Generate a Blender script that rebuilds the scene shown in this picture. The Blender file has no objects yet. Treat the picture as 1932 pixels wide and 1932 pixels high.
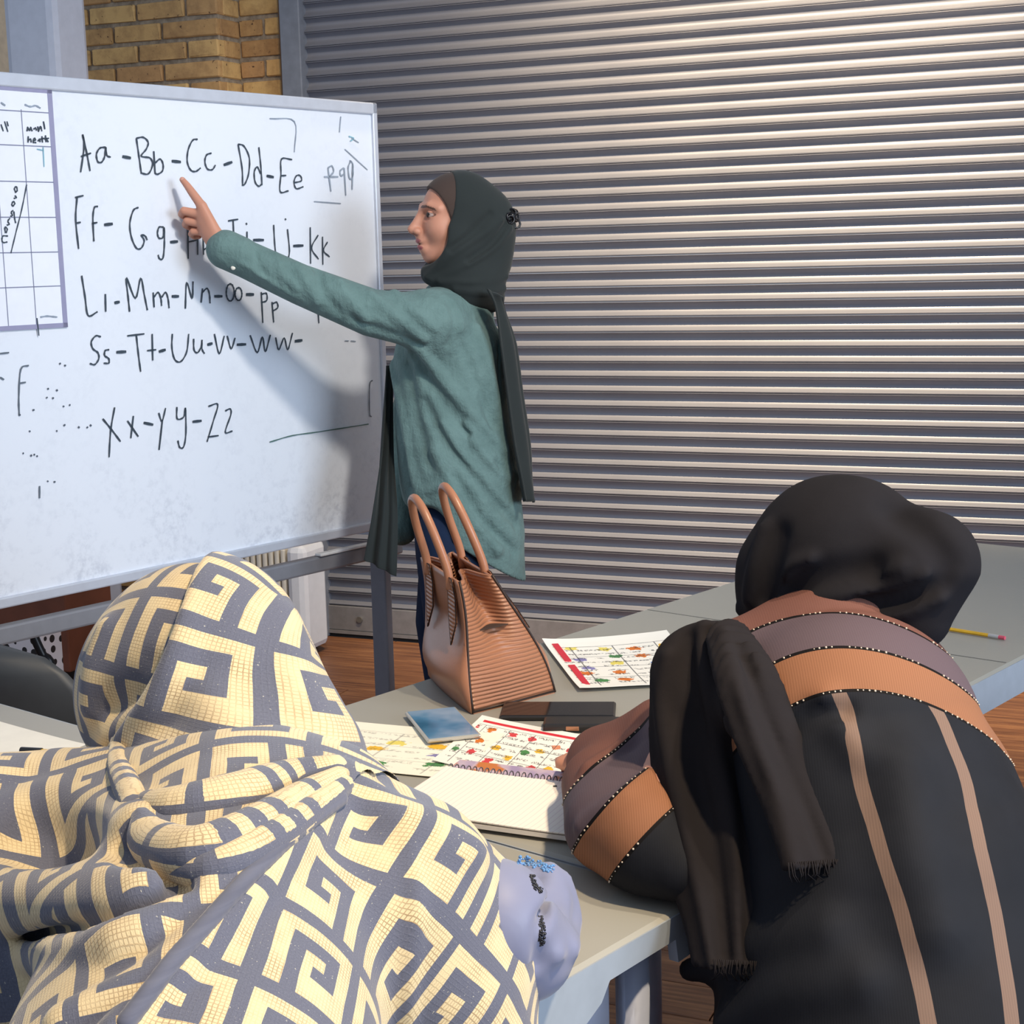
import bpy, bmesh, math, random
import numpy as np
from mathutils import Vector, Matrix
random.seed(7); np.random.seed(7)
scene = bpy.context.scene
COL = scene.collection

# ------------------------------------------------------------------ camera
F_PX, CAM_H = 3000.0, 1.45
PITCH, ROLL = math.radians(9.1), math.radians(1.43)
_f = np.array([0, math.cos(PITCH), -math.sin(PITCH)])
_r0 = np.array([1.0, 0, 0]); _u0 = np.cross(_r0, _f)
CR = _r0*math.cos(ROLL) - _u0*math.sin(ROLL)
CU = _u0*math.cos(ROLL) + _r0*math.sin(ROLL)
CO = np.array([0, 0, CAM_H])
cam = bpy.data.cameras.new('camera'); cam.sensor_width = 36; cam.sensor_fit = 'HORIZONTAL'
cam.lens = 36*F_PX/1932; cam.clip_start = .05
camo = bpy.data.objects.new('camera', cam); COL.objects.link(camo)
camo.matrix_world = Matrix(((CR[0], CU[0], -_f[0], CO[0]), (CR[1], CU[1], -_f[1], CO[1]),
                            (CR[2], CU[2], -_f[2], CO[2]), (0, 0, 0, 1)))
scene.camera = camo

# ------------------------------------------------------------------ light
world = bpy.data.worlds.new('world'); scene.world = world; world.use_nodes = True
world.node_tree.nodes['Background'].inputs[0].default_value = (.66, .79, 1.0, 1)
world.node_tree.nodes['Background'].inputs[1].default_value = .34
def area(name, loc, target, size, sizey, power, col):
    l = bpy.data.lights.new(name, 'AREA'); l.shape = 'RECTANGLE'; l.size = size; l.size_y = sizey
    l.energy = power; l.color = col
    o = bpy.data.objects.new(name, l); COL.objects.link(o); o.location = loc
    o.rotation_euler = (Vector(target)-Vector(loc)).to_track_quat('-Z', 'Y').to_euler(); return o
def spot(name, loc, target, power, col, deg, blend=.6, r=.06):
    l = bpy.data.lights.new(name, 'SPOT'); l.energy = power; l.color = col; l.spot_size = math.radians(deg)
    l.spot_blend = blend; l.shadow_soft_size = r
    o = bpy.data.objects.new(name, l); COL.objects.link(o); o.location = loc
    o.rotation_euler = (Vector(target)-Vector(loc)).to_track_quat('-Z', 'Y').to_euler(); return o
WARM = (1.0, .78, .50)
area('daylight_window', (4.2, -.6, 2.0), (-.4, 3.2, 1.0), 2.6, 1.9, 165, (.74, .86, 1.0))
for (x_, y_, tx, ty, tz, w_) in ((-.35, 4.15, -.05, 5.78, 1.25, 120), (.45, 3.80, .95, 5.36, 1.5, 560), (1.15, 3.45, 1.75, 5.02, 1.3, 250)):
    spot('ceiling_spot_shutter', (x_, y_, 3.5), (tx, ty, tz), w_, WARM, 75, 1.0, .05)
spot('ceiling_spot_tables', (.95, .55, 3.3), (-.32, 1.50, .95), 235, WARM, 60, .9, .06)
spot('ceiling_spot_writers', (1.1, 1.2, 3.4), (.45, 1.8, .95), 95, (1.0, .86, .66), 60, .9, .06)
spot('ceiling_spot_teacher', (1.1, 1.3, 3.3), (-.35, 4.2, 1.2), 230, (1.0, .92, .80), 55, .9, .16)
scene.view_settings.view_transform = 'Standard'; scene.view_settings.look = 'None'
scene.view_settings.gamma = 1; scene.view_settings.use_curve_mapping = False
scene.view_settings.exposure = 0.50

# ------------------------------------------------------------------ helpers
def ray(px, py): return _f + (px-966)/F_PX*CR - (py-966)/F_PX*CU
def W(px, py, Y):
    d = ray(px, py); return CO + d*(Y/d[1])
def atz(px, py, z):
    d = ray(px, py); return CO + d*((z-CAM_H)/d[2])
def onplane(px, py, p0, n):
    d = ray(px, py); return CO + d*(((np.asarray(p0)-CO)@n)/(d@n))
def V3(*a): return np.array(a, float)
D1 = V3(.643, .766, 0); DN = V3(.766, -.643, 0)       # table directions
def TB(d, n, z=0): p = D1*d + DN*n; p[2] = z; return p
SH = V3(.9207, -.3903, 0); SN = V3(-.3903, -.9207, 0); SP = V3(-.75, 6.12, 0)   # shutter
def SHP(t, z, off=0): p = SP + SH*t + SN*off; p[2] = z; return p
BD = V3(.635, .773, 0); BN = V3(.773, -.635, 0); BP = V3(-.387, 4.5, 0)         # board
def BDP(t, z, off=0): p = BP + BD*t + BN*off; p[2] = z; return p

def lin(c):
    if isinstance(c, str):
        c = c.lstrip('#'); c = [int(c[i:i+2], 16)/255 for i in (0, 2, 4)]
    return tuple(((x/12.92) if x <= .04045 else ((x+.055)/1.055)**2.4) for x in c)
class NT:
    """tiny node-building helper"""
    def __init__(s, name):
        s.m = bpy.data.materials.new(name); s.m.use_nodes = True; s.t = s.m.node_tree
        s.b = s.t.nodes['Principled BSDF']; s.L = s.t.links.new
    def n(s, typ, **kw):
        nd = s.t.nodes.new(typ)
        for k, v in kw.items(): setattr(nd, k, v)
        return nd
    def put(s, sock, v):
        if isinstance(v, bpy.types.NodeSocket): s.L(v, sock)
        elif isinstance(v, (tuple, list)) and len(v) == 3 and sock.type == 'RGBA': sock.default_value = (*v, 1)
        else: sock.default_value = v
    def math(s, op, a, b=None, c=None, clamp=False):
        nd = s.n('ShaderNodeMath', operation=op, use_clamp=clamp); s.put(nd.inputs[0], a)
        if b is not None: s.put(nd.inputs[1], b)
        if c is not None: s.put(nd.inputs[2], c)
        return nd.outputs[0]
    def mix(s, fac, a, b, blend='MIX'):
        nd = s.n('ShaderNodeMix', data_type='RGBA', blend_type=blend)
        s.put(nd.inputs[0], fac); s.put(nd.inputs[6], a); s.put(nd.inputs[7], b); return nd.outputs[2]
    def coord(s, which='Object'): return s.n('ShaderNodeTexCoord').outputs[which]
    def mapping(s, vec, scale=(1, 1, 1), rot=(0, 0, 0), loc=(0, 0, 0)):
        nd = s.n('ShaderNodeMapping'); s.L(vec, nd.inputs[0]); nd.inputs[1].default_value = loc
        nd.inputs[2].default_value = rot; nd.inputs[3].default_value = scale; return nd.outputs[0]
    def noise(s, vec, scale, detail=3, rough=.55, out=0):
        nd = s.n('ShaderNodeTexNoise'); s.L(vec, nd.inputs['Vector']); nd.inputs['Scale'].default_value = scale
        nd.inputs['Detail'].default_value = detail; nd.inputs['Roughness'].default_value = rough; return nd.outputs[out]
    def wave(s, vec, scale, dist=0, direction='X', dscale=1.0):
        nd = s.n('ShaderNodeTexWave', bands_direction=direction); s.L(vec, nd.inputs['Vector'])
        nd.inputs['Scale'].default_value = scale; nd.inputs['Distortion'].default_value = dist
        nd.inputs['Detail Scale'].default_value = dscale; return nd.outputs['Fac']
    def ramp(s, fac, stops, interp='LINEAR'):
        nd = s.n('ShaderNodeValToRGB'); s.L(fac, nd.inputs[0]); cr = nd.color_ramp; cr.interpolation = interp
        while len(cr.elements) < len(stops): cr.elements.new(.5)
        for e, (p, c) in zip(cr.elements, stops): e.position = p; e.color = (*c, 1)
        return nd.outputs[0]
    def bump(s, h, strength=.3, dist=.002):
        nd = s.n('ShaderNodeBump'); s.L(h, nd.inputs['Height']); nd.inputs['Strength'].default_value = strength
        nd.inputs['Distance'].default_value = dist; s.L(nd.outputs[0], s.b.inputs['Normal']); return nd
    def attr(s, name, out='Fac'): return s.n('ShaderNodeAttribute', attribute_name=name).outputs[out]
    def set(s, col=None, rough=None, metal=None, spec=None, sheen=None):
        if col is not None: s.put(s.b.inputs['Base Color'], col)
        if rough is not None: s.put(s.b.inputs['Roughness'], rough)
        if metal is not None: s.b.inputs['Metallic'].default_value = metal
        if spec is not None: s.b.inputs['Specular IOR Level'].default_value = spec
        if sheen is not None: s.b.inputs['Sheen Weight'].default_value = sheen
        return s.m
def simple(name, c, rough=.5, metal=0, var=.10, nscale=30, bump=0, spec=.5, sheen=0):
    t = NT(name); co = t.coord(); nz = t.noise(co, nscale)
    c = lin(c); d = tuple(x*(1-var) for x in c); e = tuple(min(1, x*(1+var)) for x in c)
    t.set(t.ramp(nz, [(.3, d), (.7, e)]), rough, metal, spec, sheen)
    if bump: t.bump(nz, bump, .003)
    return t.m

def link(o, parent=None):
    COL.objects.link(o)
    if parent is not None: o.parent = parent
    return o
def mesh_obj(name, verts, faces, mat, parent=None, smooth=False, attrs=None):
    me = bpy.data.meshes.new(name); me.from_pydata([tuple(map(float, v)) for v in verts], [], [tuple(map(int, f)) for f in faces])
    me.validate(); me.update()
    if smooth: me.polygons.foreach_set('use_smooth', [True]*len(me.polygons))
    if mat: me.materials.append(mat)
    for k, v in (attrs or {}).items():
        v = np.asarray(v, np.float32)
        if v.ndim == 1: a = me.attributes.new(k, 'FLOAT', 'POINT'); a.data.foreach_set('value', v)
        else: a = me.attributes.new(k, 'FLOAT_VECTOR', 'POINT'); a.data.foreach_set('vector', v.ravel())
    return link(bpy.data.objects.new(name, me), parent)
def empty(name, loc=(0, 0, 0)):
    o = bpy.data.objects.new(name, None); o.location = loc; o.empty_display_size = .1; COL.objects.link(o)
    return o
def tag(o, label, cat, group=None, kind=None):
    o['label'] = label; o['category'] = cat
    if group: o['group'] = group
    if kind: o['kind'] = kind
    return o
def keep(child, parent):          # parent without moving the child
    child.parent = parent; child.matrix_parent_inverse = Matrix.Translation(-Vector(parent.location)); return child
class MB:
    """mesh builder: collects shapes of ONE part"""
    def __init__(s): s.v = []; s.f = []
    def add(s, v, f):
        o = len(s.v); s.v += [tuple(map(float, q)) for q in v]; s.f += [tuple(i+o for i in q) for q in f]; return s
    def box(s, c, ax, ay, az, hx, hy, hz, bev=0):
        c, ax, ay, az = map(np.asarray, (c, ax, ay, az)); v = []
        if bev <= 0:
            for x in (-1, 1):
                for y in (-1, 1):
                    for z in (-1, 1): v.append(c+ax*hx*x+ay*hy*y+az*hz*z)
            return s.add(v, [(0, 1, 3, 2), (4, 6, 7, 5), (0, 4, 5, 1), (2, 3, 7, 6), (0, 2, 6, 4), (1, 5, 7, 3)])
        bm = bmesh.new(); bmesh.ops.create_cube(bm, size=2)
        for q in bm.verts: q.co = Vector((q.co.x*hx, q.co.y*hy, q.co.z*hz))
        bmesh.ops.bevel(bm, geom=bm.edges[:], offset=bev, segments=2, affect='EDGES', profile=.5)
        bm.verts.ensure_lookup_table()
        vs = [c+ax*q.co.x+ay*q.co.y+az*q.co.z for q in bm.verts]; fs = [[q.index for q in f.verts] for f in bm.faces]
        bm.free(); return s.add(vs, fs)
    def abox(s, lo, hi, bev=0):
        lo = np.array(lo, float); hi = np.array(hi, float)
        return s.box((lo+hi)/2, V3(1, 0, 0), V3(0, 1, 0), V3(0, 0, 1), *((hi-lo)/2), bev=bev)
    def tube(s, pts, r, seg=10, cap=True, closed=False, flat=None):
        pts = [np.asarray(p, float) for p in pts]; n = len(pts)
        rs = r if hasattr(r, '__len__') else [r]*n
        T = []
        for i in range(n):
            a = pts[(i-1) % n] if (closed or i > 0) else pts[i]; b = pts[(i+1) % n] if (closed or i < n-1) else pts[i]
            t = b-a; T.append(t/(np.linalg.norm(t)+1e-12))
        up = V3(0, 0, 1) if abs(T[0][2]) < .9 else V3(1, 0, 0)
        u = np.cross(T[0], up); u /= np.linalg.norm(u); v = []
        for i in range(n):
            u = u-T[i]*(u@T[i]); u /= np.linalg.norm(u)+1e-12; w = np.cross(T[i], u)
            for k in range(seg):
                a = 2*math.pi*k/seg; q = u*math.cos(a)+w*math.sin(a)
                if flat is not None: fd, ff = flat; q = q-fd*(q@fd)*(1-ff)
                v.append(pts[i]+q*rs[i])
        f = []
        for i in range(n if closed else n-1):
            j = (i+1) % n
            for k in range(seg):
                l = (k+1) % seg; f.append((i*seg+k, i*seg+l, j*seg+l, j*seg+k))
        if cap and not closed: f.append(tuple(range(seg))[::-1]); f.append(tuple((n-1)*seg+k for k in range(seg)))
        return s.add(v, f)
    def ball(s, c, r, seg=8, rings=6, R=None):
        c = np.asarray(c, float); r = r if hasattr(r, '__len__') else (r, r, r); v = [c+(R @ V3(0, 0, r[2]) if R is not None else V3(0, 0, r[2]))]; f = []
        for i in range(1, rings):
            a = math.pi*i/rings
            for k in range(seg):
                b = 2*math.pi*k/seg; q = V3(math.sin(a)*math.cos(b)*r[0], math.sin(a)*math.sin(b)*r[1], math.cos(a)*r[2])
                v.append(c+(R@q if R is not None else q))
        q = V3(0, 0, -r[2]); v.append(c+(R@q if R is not None else q)); last = len(v)-1
        for k in range(seg): f.append((0, 1+k, 1+(k+1) % seg))
        for i in range(rings-2):
            for k in range(seg):
                l = (k+1) % seg; a = 1+i*seg; b = a+seg; f.append((a+k, b+k, b+l, a+l))
        a = 1+(rings-2)*seg
        for k in range(seg): f.append((last, a+(k+1) % seg, a+k))
        return s.add(v, f)
    def prism(s, poly, axis, depth):      # polygon (list of 3D pts) extruded
        axis = np.asarray(axis, float)*depth; n = len(poly); v = [np.asarray(p, float) for p in poly]; v += [p+axis for p in v]
        f = [tuple(range(n))[::-1], tuple(range(n, 2*n))]+[(i, (i+1) % n, n+(i+1) % n, n+i) for i in range(n)]
        return s.add(v, f)
    def build(s, name, mat, parent=None, smooth=False): return mesh_obj(name, s.v, s.f, mat, parent, smooth)
def catmull(pts, k=6):
    pts = [np.asarray(p, float) for p in pts]
    if len(pts) < 3: return [pts[0]+(pts[-1]-pts[0])*i/k for i in range(k+1)]
    P = [2*pts[0]-pts[1]]+pts+[2*pts[-1]-pts[-2]]; out = []
    for i in range(1, len(P)-2):
        a, b, c, d = P[i-1:i+3]
        for j in range(k):
            t = j/k; out.append(.5*((2*b)+(c-a)*t+(2*a-5*b+4*c-d)*t*t+(3*b-a-3*c+d)*t**3))
    out.append(pts[-1]); return out
# ================================================================== SETTING
# ---- floor of boards
t = NT('floor_wood'); co = t.coord(); oi = t.n('ShaderNodeObjectInfo')
off = t.n('ShaderNodeVectorMath', operation='ADD'); t.L(co, off.inputs[0])
rv = t.n('ShaderNodeCombineXYZ'); t.L(t.math('MULTIPLY', oi.outputs['Random'], 40), rv.inputs[0]); t.L(rv.outputs[0], off.inputs[1])
g = t.noise(t.mapping(off.outputs[0], (1.6, 26, 10)), 2.2, 5, .62)
c1 = t.ramp(g, [(.28, lin('#4a2c1c')), (.5, lin('#7d5236')), (.72, lin('#a9784f'))])
c2 = t.mix(t.math('MULTIPLY', oi.outputs['Random'], .5), c1, lin('#6b4630'))
t.set(c2, .42); t.bump(g, .25, .002); M_floor = t.m
floor = MB(); floor.box(V3(0, 2.6, -.035), SH, SN, V3(0, 0, 1), 4.6, 5.2, .02); 
M_sub = simple('floor_gap', '#2b1b12', .8)
floor = floor.build('floor', M_sub); floor['kind'] = 'structure'; floor['label'] = 'reddish brown wooden board floor'
PW, PL = .135, 1.75
pm = MB().abox((-PL/2+.0015, -PW/2+.0015, -.015), (PL/2-.0015, PW/2-.0015, 0), bev=.002)
proto = pm.build('floor_plank', M_floor); pmesh = proto.data; bpy.data.objects.remove(proto)
ang = math.atan2(SH[1], SH[0])
for r in range(46):
    for k in range(-2, 3):
        t0 = 1.2+k*PL+((r*0.618) % 1)*PL; p = SHP(t0, 0, .085+r*PW)
        if p[0]-.9 > .42*p[1]+.9 or p[0]+.9 < -.42*p[1]-.9 or p[1] < -.6: continue
        o = bpy.data.objects.new('floor_plank', pmesh); o.location = p; o.rotation_euler = (0, 0, ang); link(o)
        o.parent = floor

# ---- roller shutter
t = NT('shutter_steel'); co = t.coord()
sc = t.noise(t.mapping(co, (2.0, 40, 40)), 3, 4); sp = t.noise(co, 7, 3)
col = t.mix(t.math('MULTIPLY', sp, .55), lin('#80828c'), lin('#6f717d'))
t.set(col, t.math('MULTIPLY_ADD', sc, .2, .36), .35, .5); t.bump(sc, .06, .001); M_sh = t.m
shut = empty('roller_shutter', SHP(0, 0)); tag(shut, 'grey steel roller shutter of curved horizontal slats filling the back wall', 'shutter')
PITCHS = .0528; SL0, SL1 = .03, 3.75
# profile of one slat (off, z): concave face towards the room, rolled hook at the joint
prof = [(.004, .0), (.009, .0015), (.0105, .005), (.007, .0078)]
for i in range(11):
    a = i/10; z = .0085+a*(PITCHS-.0085-.0015); prof.append((.006-.0170*math.sin(math.pi*a**.9)**.85, z))
prof += [(.011, PITCHS-.0012), (.011, PITCHS-.003)]
def shutter_slat_mesh():
    v = []; f = []; n = len(prof)
    for x in (SL0, SL1):
        for (o, z) in prof: v.append(V3(x, -o, z))
    for i in range(n-1): f.append((i, n+i, n+i+1, i+1))
    b = len(v)
    for x in (SL0, SL1):
        v += [V3(x, .026, 0), V3(x, .026, PITCHS-.002)]
    f += [(b, b+1, b+3, b+2), (0, b, b+2, n), (n-1, 2*n-1, b+3, b+1)]
    return v, f
v, f = shutter_slat_mesh(); proto = mesh_obj('slat', v, f, M_sh, None, True); sm = proto.data; bpy.data.objects.remove(proto)
sm.set_sharp_from_angle(angle=math.radians(50)) if hasattr(sm, 'set_sharp_from_angle') else None
RZ = math.atan2(SH[1], SH[0])
ZB = .125
for i in range(50):
    o = bpy.data.objects.new('slat', sm); link(o, shut); o.rotation_euler = (0, 0, RZ); o.location = (0, 0, ZB+i*PITCHS)
M_dark = simple('dark_steel', '#54565c', .45, .3)
bar = MB().box(V3(1.9, 0, .075), V3(1, 0, 0), V3(0, 1, 0), V3(0, 0, 1), 1.88, .016, .048, .003)
bar.box(V3(1.9, -.002, .02), V3(1, 0, 0), V3(0, 1, 0), V3(0, 0, 1), 1.88, .02, .006)
o = bar.build('bottom_bar', simple('bar_steel', '#7d7c80', .45, .3), shut); o.rotation_euler = (0, 0, RZ)
o2 = MB().box(V3(1.9, .0, .008), V3(1, 0, 0), V3(0, 1, 0), V3(0, 0, 1), 1.88, .012, .008).build('rubber_seal', simple('rubber', '#17171a', .8), shut); o2.rotation_euler = (0, 0, RZ)
M_bolt = simple('bolt', '#8f8b86', .3, .7)
for x in (.17, 1.2, 2.4):
    kb = MB().tube([V3(x, -.016, .075), V3(x, -.026, .075)], .012, 12).build('lock_bolt', M_bolt, shut); kb.rotation_euler = (0, 0, RZ)
M_guide = simple('guide_paint', '#6f747f', .5, .1)
for (a, b2, nm) in ((-.055, .03, 'guide_rail'), (3.74, 3.83, 'guide_rail')):
    g = MB().box(V3((a+b2)/2, -.012, 1.45), V3(1, 0, 0), V3(0, 1, 0), V3(0, 0, 1), (b2-a)/2, .03, 1.45, .004)
    g = g.build(nm, M_guide, shut); g.rotation_euler = (0, 0, RZ)
w = MB().box(SHP(1.9, 3.2, -.05), SH, SN, V3(0, 0, 1), 2.1, .12, .45); M_wall = simple('cream_paint', '#e6c8a4', .7)
w = w.build('wall_header', M_wall); w['kind'] = 'structure'; w['label'] = 'plain wall above the roller shutter'
w = MB().box(SHP(4.9, 1.82, -.05), SH, SN, V3(0, 0, 1), 1.06, .12, 1.82).build('wall_right', M_wall); w['kind'] = 'structure'

# ---- brick pier left of the shutter
t = NT('brick_clay'); co = t.coord(); oi = t.n('ShaderNodeObjectInfo')
off = t.n('ShaderNodeVectorMath', operation='ADD'); t.L(co, off.inputs[0])
rv = t.n('ShaderNodeCombineXYZ'); t.L(t.math('MULTIPLY', oi.outputs['Random'], 30), rv.inputs[0]); t.L(rv.outputs[0], off.inputs[1])
nz = t.noise(off.outputs[0], 14, 5, .65); base = t.ramp(oi.outputs['Random'], [(0, lin('#a67c50')), (.3, lin('#c29a63')), (.6, lin('#cda76c')), (1, lin('#b58a5b'))])
n2 = t.noise(off.outputs[0], 60, 3, .6)
c = t.mix(t.ramp(nz, [(.42, (0, 0, 0)), (.75, (.75, .75, .75))]), base, lin('#7d5a3a'))
c = t.mix(t.ramp(n2, [(.66, (0, 0, 0)), (.72, (1, 1, 1))]), c, lin('#4a3020'))
t.set(c, .85); t.bump(nz, .6, .006); M_brick = t.m
t = NT('mortar'); nz = t.noise(t.coord(), 40, 4); t.set(t.ramp(nz, [(.3, lin('#7a6c5c')), (.7, lin('#a39481'))]), .95); t.bump(nz, .8, .006); M_mort = t.m
wallb = MB()
wallb.box(SHP(-.52, 1.5, -.15), SH, SN, V3(0, 0, 1), .47, .12, 1.5)            # recessed wall
wallb.box(SHP(-.612, 1.5, .02), SH, SN, V3(0, 0, 1), .332, .085, 1.5)           # pier core
wallb = wallb.build('wall_brick', M_mort); wallb['kind'] = 'structure'; wallb['label'] = 'weathered yellow brick pier between white column and shutter'
BL, BH, BDp, JT = .205, .060, .05, .016
bmv = {}
def brick(t0, t1, z, off, axis=0):
    L = round(t1-t0, 3)
    if L not in bmv:
        rr = random.Random(int(L*1000)); m = MB().abox((-L/2, -.03, -BH/2), (L/2, .03, BH/2), bev=.006)
        m.v = [tuple(np.array(q)+V3(rr.uniform(-1, 1), rr.uniform(-1, 1), rr.uniform(-1, 1))*.0018) for q in m.v]
        pr = m.build('brick', M_brick); bmv[L] = pr.data; bpy.data.objects.remove(pr)
    o = bpy.data.objects.new('brick', bmv[L]); link(o, wallb); o.location = SHP((t0+t1)/2, z, off+random.uniform(-.003, .003))
    o.rotation_euler = (random.uniform(-.01, .01), random.uniform(-.008, .008), RZ)
nb = 0
for r in range(33):
    z = .045+r*(BH+JT)+.0
    x0 = -.95
    xs = [(-.95, -.862), (-.848, -.642), (-.628, -.422), (-.408, -.275)] if r % 2 else [(-.95, -.752), (-.738, -.532), (-.518, -.275)]
    for (a, b2) in xs: brick(a, b2, z, .088); nb += 1
    if r % 2: brick(-.265, -.06, z+.004, -.05); nb += 1
    else:
        brick(-.265, -.17, z+.004, -.05); brick(-.158, -.06, z+.004, -.05); nb += 2
    o_ = bpy.data.objects.new('brick', bmv[round(.133, 3)] if False else list(bmv.values())[0]); link(o_, wallb); o_.location = SHP(-.302, z, .012); o_.rotation_euler = (0, 0, RZ+math.pi/2); o_.scale = (.62 if r % 2 else .9, 1, 1)
    if r > 22: brick(-1.06, -.965, z-.003, -.05); nb += 1
pipe = MB().tube([SHP(-.068, 0, .012), SHP(-.068, 2.9, .012)], .006, 8).build('trim_1', simple('old_pipe', '#6d4a2c', .6)); pipe['kind'] = 'structure'; pipe['label'] = 'thin rusty conduit beside the shutter rail'

# ---- white column and cream wall at the left
colm = MB(); cx = W(88, 70, 5.95); colm.box(V3(cx[0], cx[1], 1.5), SH, SN, V3(0, 0, 1), .112, .10, 1.5, .03)
colm = colm.build('wall_column', simple('white_paint', '#c9cbd6', .5, var=.04, bump=.05)); colm['kind'] = 'structure'; colm['label'] = 'white painted square column left of the brick pier'
wl = MB().box(SHP(-2.65, 1.5, -.1), SH, SN, V3(0, 0, 1), 1.6, .1, 1.5).build('wall_left', M_wall); wl['kind'] = 'structure'; wl['label'] = 'cream painted wall behind the whiteboard'
# ================================================================== WHITEBOARD ON ITS STAND
ZT, ZBt, TR_, TL_ = 1.882, .688, .058, -1.80
t = NT('whiteboard_enamel'); co = t.coord()
a = t.noise(co, 6, 5, .7); b2 = t.noise(t.mapping(co, (30, 30, 30)), 1.6, 4, .7)
sep = t.n('ShaderNodeSeparateXYZ'); t.L(co, sep.inputs[0])
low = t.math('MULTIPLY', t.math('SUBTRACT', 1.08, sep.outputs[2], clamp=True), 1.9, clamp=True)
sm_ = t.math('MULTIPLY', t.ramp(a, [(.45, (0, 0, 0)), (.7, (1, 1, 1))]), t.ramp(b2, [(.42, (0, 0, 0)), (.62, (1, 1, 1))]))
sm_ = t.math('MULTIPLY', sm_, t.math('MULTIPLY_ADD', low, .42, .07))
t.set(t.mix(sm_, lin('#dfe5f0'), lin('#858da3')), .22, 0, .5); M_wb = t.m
M_alu = simple('pale_aluminium', '#c3c9d6', .38, .25, var=.04)
M_stand = simple('grey_stand_paint', '#7f8189', .45, .1, var=.05)
board = empty('whiteboard', BDP(-.87, 0)); tag(board, 'large white marker board on a grey metal stand covered in handwritten alphabet', 'whiteboard')
def bpart(mb, name, mat, smooth=False):
    o = mb.build(name, mat, None, smooth); return keep(o, board)
Z = V3(0, 0, 1); BC = (TR_+TL_)/2; BHW = (TR_-TL_)/2
panel = bpart(MB().box(BDP(BC, (ZT+ZBt)/2, -.012), BD, BN, Z, BHW-.012, .010, (ZT-ZBt)/2-.012), 'writing_panel', M_wb)
fw = .016
for (c, hx, hz) in ((BDP(BC, ZT-fw, -.008), BHW, fw), (BDP(BC, ZBt+fw*.8, -.008), BHW, fw*.8), (BDP(TR_-fw*.62, (ZT+ZBt)/2, -.008), fw*.62, (ZT-ZBt)/2), (BDP(TL_+fw*.62, (ZT+ZBt)/2, -.008), fw*.62, (ZT-ZBt)/2)):
    bpart(MB().box(c, BD, BN, Z, hx, .014, hz, .004), 'frame_edge', M_alu)
bpart(MB().box(BDP(BC, .628, .0), BD, BN, Z, BHW+.03, .016, .022, .006), 'lower_rail', M_stand)
for tt in (.028, -1.77):
    bpart(MB().box(BDP(tt, .33, -.022), BD, BN, Z, .013, .030, .33, .004), 'stand_leg', M_stand)
    bpart(MB().box(BDP(tt, .04, -.02), BD, BN, Z, .02, .30, .02, .006), 'stand_foot', M_stand)
for (tt, oo) in ((.02, .02), (-1.0, .02)):
    pass
o = bpart(MB().box(BDP(-.14, .655, .012), BD, BN, Z, .11, .012, .004, .002), 'marker_tray', simple('tray', '#d8d9dc', .4))

# ---- handwriting, traced as strokes lying on the panel
def stroke_mesh(strokes, wid, off=.0012, oy=0, sc=2.6833):
    mb = MB()
    for s in strokes:
        pts = [onplane(x/sc, y/sc+oy, BP, BN)+BN*off for (x, y) in s]
        pts = catmull(pts, 5) if len(pts) > 2 else catmull(pts, 2)
        n = len(pts); L = []; R = []
        for i in range(n):
            tdir = pts[min(i+1, n-1)]-pts[max(i-1, 0)]; tdir /= np.linalg.norm(tdir)+1e-9
            w2 = np.cross(BN, tdir); ww = wid*(.5+.12*math.sin(i*1.7))
            L.append(pts[i]+w2*ww); R.append(pts[i]-w2*ww)
        v = L+R; f = [(i, i+1, n+i+1, n+i) for i in range(n-1)]
        vb = [p-BN*.0006 for p in v]; k = 2*n
        f2 = [(a+k for a in q[::-1]) for q in f]
        mb.add(v+vb, f+[tuple(q) for q in f2]+[(i, k+i, k+i+1, i+1) for i in range(n-1)]+[(n+i+1, k+n+i+1, k+n+i, n+i) for i in range(n-1)])
    return mb
def ell(cx, cy, rx, ry, n=10): return [(cx+rx*math.sin(2*math.pi*i/n), cy-ry*math.cos(2*math.pi*i/n)) for i in range(n+1)]
M_ink = simple('marker_ink', '#33404d', .5, var=.2)
M_ink2 = simple('marker_ink_faint', '#8f9bab', .5, var=.2); M_ink3 = simple('marker_ink_blue', '#7fb2c4', .5)
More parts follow.
